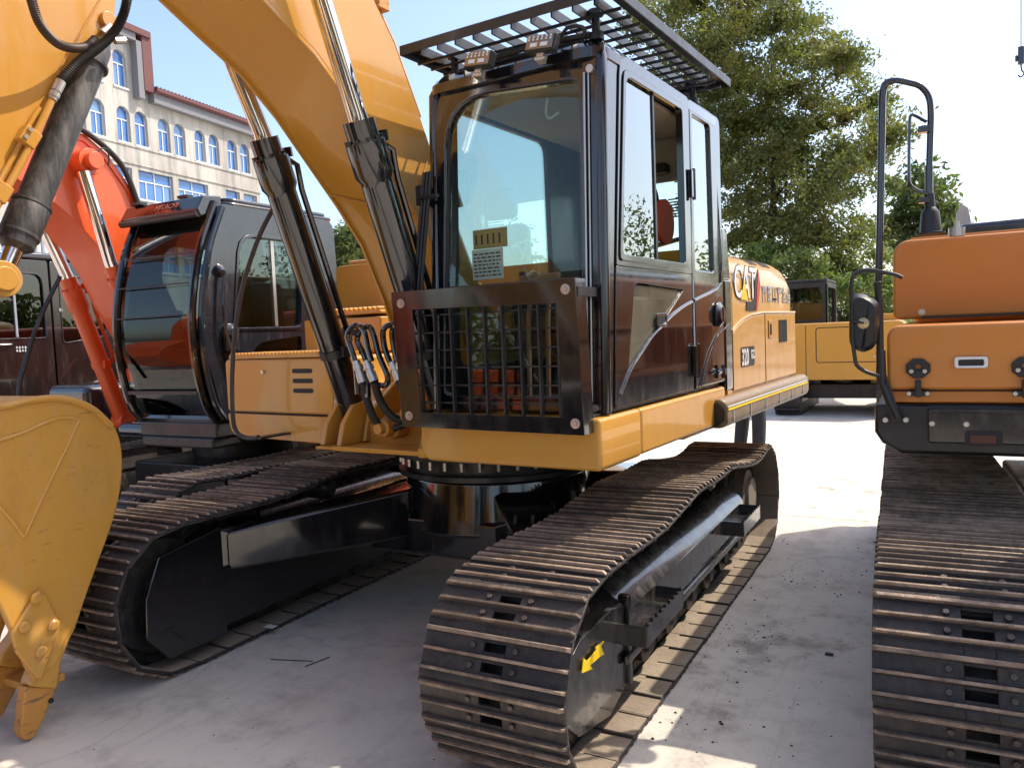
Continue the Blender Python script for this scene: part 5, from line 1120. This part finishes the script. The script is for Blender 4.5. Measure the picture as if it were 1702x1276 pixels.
for (a, b_, z0, z1, kd) in rows:
    if kd == 'arch':
        c, r_ = (a+b_)/2, (b_-a)/2; zc_ = z1-r_
        q = M(); arcs = [(c+r_*math.cos(R(t_)), zc_+r_*math.sin(R(t_))) for t_ in range(0, 181, 15)]
        for s in (0, 1):
            P = (arcs[:7]+[(b_, z1)]) if s == 0 else (arcs[6:]+[(a, z1)][::1])
            P = arcs[:7]+[(b_, z1)] if s == 0 else arcs[6:]+[(a, z1)]
            q.prism(P, 'x', -.298, -.001)
        bpart(q, 'arch_infill', PLAS)
    f = M(); fr = .05
    f.box(-.20, -.14, a, a+fr, z0, z1); f.box(-.20, -.14, b_-fr, b_, z0, z1); f.box(-.20, -.14, a+fr, b_-fr, z0, z0+fr)
    zt_ = z0+(z1-z0)*.64
    f.box(-.20, -.13, a+fr, b_-fr, zt_-.03, zt_+.03)
    nm = 2 if (b_-a) < 1.2 else 4
    for k in range(1, nm): u = a+(b_-a)*k/nm; f.box(-.20, -.14, u-.028, u+.028, z0+fr, (zt_ if kd == 'arch' or k != 2 else z1))
    f.box(-.02, .06, a-.06, b_+.06, z0-.09, z0-.001)
    fo_ = bpart(f, 'window', WFRAME)
    for k in range(nm):
        M_ = M().box(-.18, -.175, a+(b_-a)*k/nm+.01, a+(b_-a)*(k+1)/nm-.01, z0+.02, zt_-.02); p_ = link('pane', M_.mesh('pane', WGLASS)); p_.parent = fo_
    p_ = link('pane', M().box(-.181, -.176, a+.01, b_-.01, zt_+.02, z1-.01).mesh('pane', WGLASS)); p_.parent = fo_
# white down pipes near the ground
for px in (54, 66):
    u, z = fac(px, 380); q = M(); q.cyl((.2, u, 0), (.2, u, 9.5), .12, n=12); bpart(q, 'drain_pipe', WFRAME)
u, z = fac(60, 378); q = M(); q.box(.1, .3, u-3, u+2, z, z+.1); bpart(q, 'pipe_rail', WFRAME)

# ================================================================== TREES
def add_quads(name, cen, size, mt, parent=None, seed=1, flat=.0):
    rs = np.random.RandomState(seed); n = len(cen)
    a = rs.normal(size=(n, 3)); a /= np.linalg.norm(a, axis=1)[:, None]
    b = rs.normal(size=(n, 3)); b -= a*(a*b).sum(1)[:, None]; b /= np.linalg.norm(b, axis=1)[:, None]
    s = (size*(.6+.8*rs.rand(n)))[:, None]; L = a*s; Wd = b*s*.42
    V = np.empty((n, 4, 3)); V[:, 0] = cen-L; V[:, 1] = cen+Wd+L*.1; V[:, 2] = cen+L; V[:, 3] = cen-Wd+L*.1
    me = bpy.data.meshes.new(name); me.vertices.add(n*4); me.vertices.foreach_set('co', V.ravel())
    me.loops.add(n*4); me.loops.foreach_set('vertex_index', np.arange(n*4)); me.polygons.add(n)
    me.polygons.foreach_set('loop_start', np.arange(0, n*4, 4)); me.polygons.foreach_set('loop_total', np.full(n, 4)); me.materials.append(mt); me.update()
    return link(name, me, parent)
def inside(P, u, v):
    c = False; n = len(P)
    for i in range(n):
        (x1, y1), (x2, y2) = P[i], P[i-1]
        if (y1 > v) != (y2 > v) and u < (x2-x1)*(v-y1)/(y2-y1)+x1: c = not c
    return c
def tree(name, label, poly, y, base, depth, nclus, leaves, size, mt, seed, sigma=.5, limbs=True, group=None, trunk_r=.28, skel=None):
    """poly: outline of the crown in metres (x, z) in the plane y"""
    rs = random.Random(seed); T = thing(name, label, 'tree', (base[0], base[1], 0), group)
    xs = [p[0] for p in poly]; zs = [p[1] for p in poly]; cl = []
    while len(cl) < nclus:
        u = rs.uniform(min(xs), max(xs)); v = rs.uniform(min(zs), max(zs))
        if inside(poly, u, v):
            p = Vector((u, y+rs.uniform(-1, 1)*depth, v))
            if all((p-c).length > sigma*.9 for c in cl[-60:]): cl.append(p)
            elif rs.random() < .08: cl.append(p)
    # skeleton: trunk to nodes, each cluster linked to the nearest node that is lower
    nodes = [Vector((base[0], base[1], 0))]; q = M()
    top = Vector((base[0]+(sum(xs)/len(xs)-base[0])*.4, y, max(zs)*.55))
    tp = [Vector((base[0], base[1], -.1)), Vector((base[0]+.05, base[1], max(zs)*.18)), nodes[0].lerp(top, .6)+Vector((.1, 0, .1)), top]
    tpp = bez(tp, 4); q.tube(tpp, [trunk_r*(1-.65*i/(len(tpp)-1)) for i in range(len(tpp))], 9); tr = q.build('trunk', BARK, T)
    q = M(); nodes = [(p, trunk_r*(1-.65*i/(len(tpp)-1))) for i, p in enumerate(tpp) if i > 3]
    order = sorted(cl, key=lambda c: (c-Vector((base[0], y, max(zs)*.3))).length)
    for i, c in enumerate(order):
        if i % 3 and not limbs: continue
        best = min(nodes, key=lambda nd: (nd[0]-c).length*(1+.0*nd[1])+max(0, nd[0].z-c.z+.4)*1.5)
        r1 = min(best[1]*.72, .09); mid = best[0].lerp(c, .5)+Vector((rs.uniform(-.2, .2), rs.uniform(-.2, .2), rs.uniform(-.25, .1)))
        q.tube([best[0], mid, c], [max(r1, .014), max(r1*.7, .011), .009], 5); nodes.append((c, max(r1*.8, .014)))
    q.build('limbs', BARK, tr)
    nrs = np.random.RandomState(seed); per = leaves//len(cl); C_ = []
    for c in cl:
        m_ = int(per*nrs.uniform(.5, 1.5)); sc = nrs.uniform(.55, 1.25)*sigma
        off = nrs.normal(size=(m_, 3))*np.array([sc, sc, sc*.62]); off[:, 2] -= .15*np.abs(off[:, 0])
        # sprays: leaves follow a few twigs inside the cluster
        dirs = nrs.normal(size=(6, 3)); dirs /= np.linalg.norm(dirs, axis=1)[:, None]; pick = nrs.randint(0, 6, m_); tt = nrs.rand(m_)[:, None]*sc*2.0
        off = off*.42+dirs[pick]*tt*np.array([1, 1, .6]); C_.append(np.array(c)+off)
    add_quads('crown', np.concatenate(C_)+0.0, size, mt, T, seed)
    return T
def poly_at(L, y): return [(p.x, p.z) for p in (at(a, b_, 'y', y) for a, b_ in L)]
P1 = poly_at([(1062, 25), (1110, -60), (1250, -110), (1340, -30), (1365, 30), (1400, 70), (1425, 115), (1440, 160), (1490, 165), (1500, 210), (1490, 250), (1450, 270), (1445, 300), (1440, 345), (1462, 385), (1470, 440), (1430, 520), (1330, 440), (1240, 430), (1200, 420), (1150, 330), (1120, 200), (1095, 110)], 22)
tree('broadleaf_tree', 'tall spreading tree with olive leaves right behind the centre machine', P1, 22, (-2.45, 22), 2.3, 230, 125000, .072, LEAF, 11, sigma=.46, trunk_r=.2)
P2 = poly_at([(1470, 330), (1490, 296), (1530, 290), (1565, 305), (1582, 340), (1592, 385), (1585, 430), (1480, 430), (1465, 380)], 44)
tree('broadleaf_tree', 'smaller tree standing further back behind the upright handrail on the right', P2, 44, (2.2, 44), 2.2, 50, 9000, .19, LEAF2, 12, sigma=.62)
P3 = poly_at([(556, 415), (560, 385), (578, 378), (598, 388), (608, 420), (608, 450), (556, 450)], 34)
tree('broadleaf_tree', 'rounded green tree in the gap between the black cab and the yellow boom', P3, 34, (-29.0, 34), 1.5, 26, 6000, .16, LEAF2, 13, sigma=.6)
P4 = poly_at([(1195, 470), (1210, 395), (1250, 420), (1300, 400), (1340, 430), (1390, 450), (1440, 400), (1475, 420), (1500, 470), (1500, 640), (1195, 640)], 19)
tree('bushy_tree', 'low bushy tree with pale leaves right behind the small excavator', P4, 19, (.5, 19.3), 1.0, 75, 30000, .062, LEAF3, 14, sigma=.36, trunk_r=.08)
# low hedge closing the far side of the yard
rs = np.random.RandomState(4); n = 42000
hx_ = rs.uniform(-26, 30, n); hy = 27+rs.normal(size=n)*.9+hx_*.05; hz = np.abs(rs.rand(n))**.7*(2.2+.9*np.sin(hx_*1.3)+.5*np.sin(hx_*3.7)); 
hz = np.where(hx_ > 7, hz*2.1, hz)
hd_ = add_quads('hedge', np.stack([hx_, hy, hz], 1), .13, LEAF2, None, 5); tag(hd_, 'long rough hedge closing the far side of the yard', 'hedge')
# trees on the far side of the aisle, behind the viewer, that the cab glass mirrors
n = 26000; a_ = rs.uniform(0, 1, n); hx_ = -22+70*a_; hy = -30+26*a_**2+rs.normal(size=n); hz = rs.rand(n)**.8*(3.4+1.6*np.sin(hx_*.5)+.7*np.sin(hx_*1.9))
a_ = rs.uniform(0, 1, n); x2 = 44-8*a_+rs.normal(size=n); y2 = -6+75*a_; z2 = rs.rand(n)**.8*(4.6+1.7*np.sin(y2*.35)+.8*np.sin(y2*1.7))
hx_ = np.concatenate([hx_, x2]); hy = np.concatenate([hy, y2]); hz = np.concatenate([hz, z2])
h2 = add_quads('far_trees', np.stack([hx_, hy, hz], 1), .30, LEAF2, None, 6); h2['kind'] = 'stuff'; tag(h2, 'distant belt of trees across the aisle mirrored in the cab glass', 'trees')

# ================================================================== PERSON behind the machine
def skin_body():
    J = {'pelvis': (0, 0, .96), 'belly': (0, .0, 1.12), 'chest': (0, .01, 1.34), 'neck': (0, 0, 1.48), 'head': (0, -.02, 1.62), 'top': (0, -.02, 1.72),
         'hl': (-.10, 0, .90), 'kl': (-.12, -.02, .50), 'al': (-.13, .02, .10), 'tl': (-.14, -.14, .04), 'hr': (.10, 0, .90), 'kr': (.13, -.05, .50), 'ar': (.14, .02, .10), 'tr': (.16, -.13, .04),
         'sl': (-.19, 0, 1.40), 'el': (-.26, .02, 1.14), 'wl': (-.24, -.10, .90), 'fl': (-.24, -.14, .82), 'sr': (.19, 0, 1.40), 'er': (.26, .02, 1.14), 'wr': (.25, -.10, .90), 'fr': (.25, -.14, .82)}
    E_ = [('pelvis', 'belly'), ('belly', 'chest'), ('chest', 'neck'), ('neck', 'head'), ('head', 'top'), ('pelvis', 'hl'), ('hl', 'kl'), ('kl', 'al'), ('al', 'tl'), ('pelvis', 'hr'), ('hr', 'kr'), ('kr', 'ar'), ('ar', 'tr'),
          ('chest', 'sl'), ('sl', 'el'), ('el', 'wl'), ('wl', 'fl'), ('chest', 'sr'), ('sr', 'er'), ('er', 'wr'), ('wr', 'fr')]
    rad = {'pelvis': .15, 'belly': .14, 'chest': .16, 'neck': .06, 'head': .10, 'top': .07, 'hl': .095, 'kl': .095, 'al': .085, 'tl': .04, 'hr': .095, 'kr': .095, 'ar': .085, 'tr': .04, 'sl': .07, 'el': .045, 'wl': .032, 'fl': .03, 'sr': .07, 'er': .045, 'wr': .032, 'fr': .03}
    K = list(J); me = bpy.data.meshes.new('person'); me.from_pydata([J[k] for k in K], [(K.index(a), K.index(b)) for a, b in E_], [])
    o = bpy.data.objects.new('person', me); C.objects.link(o); 
    md_ = o.modifiers.new('skin', 'SKIN'); 
    for i, k in enumerate(K): me.skin_vertices[0].data[i].radius = (rad[k],)*2; me.skin_vertices[0].data[i].use_root = (k == 'pelvis')
    o.modifiers.new('sub', 'SUBSURF').levels = 2; o.modifiers['sub'].render_levels = 2; me.materials.append(SKIN); return o
pe = skin_body(); tag(pe, 'person in dark trousers standing behind the centre machine, only the legs in view', 'person')
pp_ = at(1247, 738, 'y', 5.6); pe.location = (pp_.x, 5.6, 0); pe.rotation_euler.z = R(160)

# the opposite row continues behind the viewer and shows in the paint and glass
a2 = copy_tree(A); a2['label'] = 'yellow excavator of the opposite row standing behind the viewer, mirrored in the cab front'; a2.location = (2.6, -11.2, 0); a2.rotation_euler.z = R(180)
d2 = copy_tree(D); d2['label'] = 'soft orange excavator of the opposite row, right of the mirrored yellow one'; d2.location = (8.0, -10.6, 0); d2.rotation_euler.z = R(180)

o2 = copy_tree(O); o2['label'] = 'orange excavator of the opposite row with its bucket down, mirrored in the black cab'; o2.location = (-8.4, -11.2, 0); o2.rotation_euler.z = R(180)
def opp(q, name):
    o = link(name, q.mesh(name, ORH)); o.parent = o2; o.modifiers.new('bevel', 'BEVEL').width = .02
q = M(); q.prism([(-5.0, 4.3), (-4.6, 4.2), (-4.9, 3.0), (-5.3, 1.5), (-5.5, 1.4), (-5.5, 2.6)], 'x', -.33, -.05); opp(q, 'stick')
q = M(); q.prism([(-5.5, 1.6), (-5.1, 1.75), (-5.75, 1.75), (-6.2, 1.45), (-6.35, 1.0), (-6.1, .5), (-5.7, .12), (-5.6, .15), (-5.65, .6), (-5.4, 1.1)], 'x', -.75, .40); opp(q, 'bucket')

# hoist hook and wire at the upper right corner
hk = thing('crane_hook', 'dark hook block hanging on a thin wire in the upper right corner', 'hook', (4.52, 20, 8.2))
p0, p1 = at(1697, -60, 'y', 20), at(1697, 78, 'y', 20)
q = M(); q.cyl(p0+Vector((0, 0, 9)), p1, .012, n=6); q.build('wire', DARK, hk)
q = M(); q.box(p1.x-.07, p1.x+.07, 19.93, 20.07, p1.z-.45, p1.z); q.box(p1.x-.13, p1.x-.07, 19.96, 20.04, p1.z-.36, p1.z-.2); q.build('hook_block', BLKP, hk, bevel=.02)
q = M(); q.tube(bez([(p1.x, 20, p1.z-.45), (p1.x+.02, 20, p1.z-.6), (p1.x+.07, 20, p1.z-.68), (p1.x, 20, p1.z-.76), (p1.x-.06, 20, p1.z-.70)], 4), .018, 8); q.build('hook', BLKS, hk)

# ================================================================== litter on the slabs
rnd = random.Random(9); q = M()
def clod(x, y, s):
    P = [Vector((rnd.uniform(-1, 1), rnd.uniform(-1, 1), rnd.uniform(0, 1)))*s for _ in range(4)]
    b0 = Vector((x, y, .002)); q.add([b0+Vector((-s, -s*.6, 0)), b0+Vector((s, -s*.4, 0)), b0+Vector((s*.3, s, 0)), b0+Vector((0, 0, s*rnd.uniform(.4, .9)))], [(0, 2, 1), (0, 1, 3), (1, 2, 3), (2, 0, 3)])
for k in range(420):
    if k < 330:
        if k % 15 == 0: cx_, cy_, sp_c = rnd.choice((1.56, 1.6, 1.75, 2.0, 2.2)), rnd.uniform(-1.6, 2.4), rnd.uniform(.03, .16)
        clod(max(1.53, cx_+rnd.gauss(0, sp_c)), cy_+rnd.gauss(0, sp_c*1.6), min(.010, abs(rnd.gauss(.002, .003))+.0012))
    else: clod(rnd.uniform(-1.2, 2.3), rnd.uniform(-3.0, .8), rnd.uniform(.0015, .005))
o = q.build('mud_crumbs', simple('dark_mud', (.05, .035, .025), .9)); o['kind'] = 'stuff'; tag(o, 'scattered dark mud crumbs on the concrete beside the tracks', 'mud')
for (a, b_, c_, d_, lab) in ((507, 1107, 548, 1091, 'thin dark twig lying on the shaded concrete between the tracks'), (450, 1095, 520, 1098, 'straight pale straw lying left of the dark twig')):
    p, e = at(a, b_, 'z', .004), at(c_, d_, 'z', .004); o = M().tube([p, e], .0025, 5).build('twig', DARK if a > 500 else LINKM); tag(o, lab, 'twig')
p = at(452, 1037, 'z', .05); o = M().box(p.x-.02, p.x+.05, p.y-.05, p.y+.0, .048, .050).build('paper_scrap', PAPER); tag(o, 'small white paper scrap lying on the lower shoes of the right track', 'paper')
p = at(1378, 1088, 'z', .0); o = M().prism([(p.x-.02, p.y-.01), (p.x+.02, p.y-.012), (p.x+.022, p.y+.008), (p.x-.015, p.y+.012)], 'z', .001, .012).build('rubber_chip', RUBBER, bevel=.002); tag(o, 'small black rubber chip on the ground left of the right hand track', 'chip')
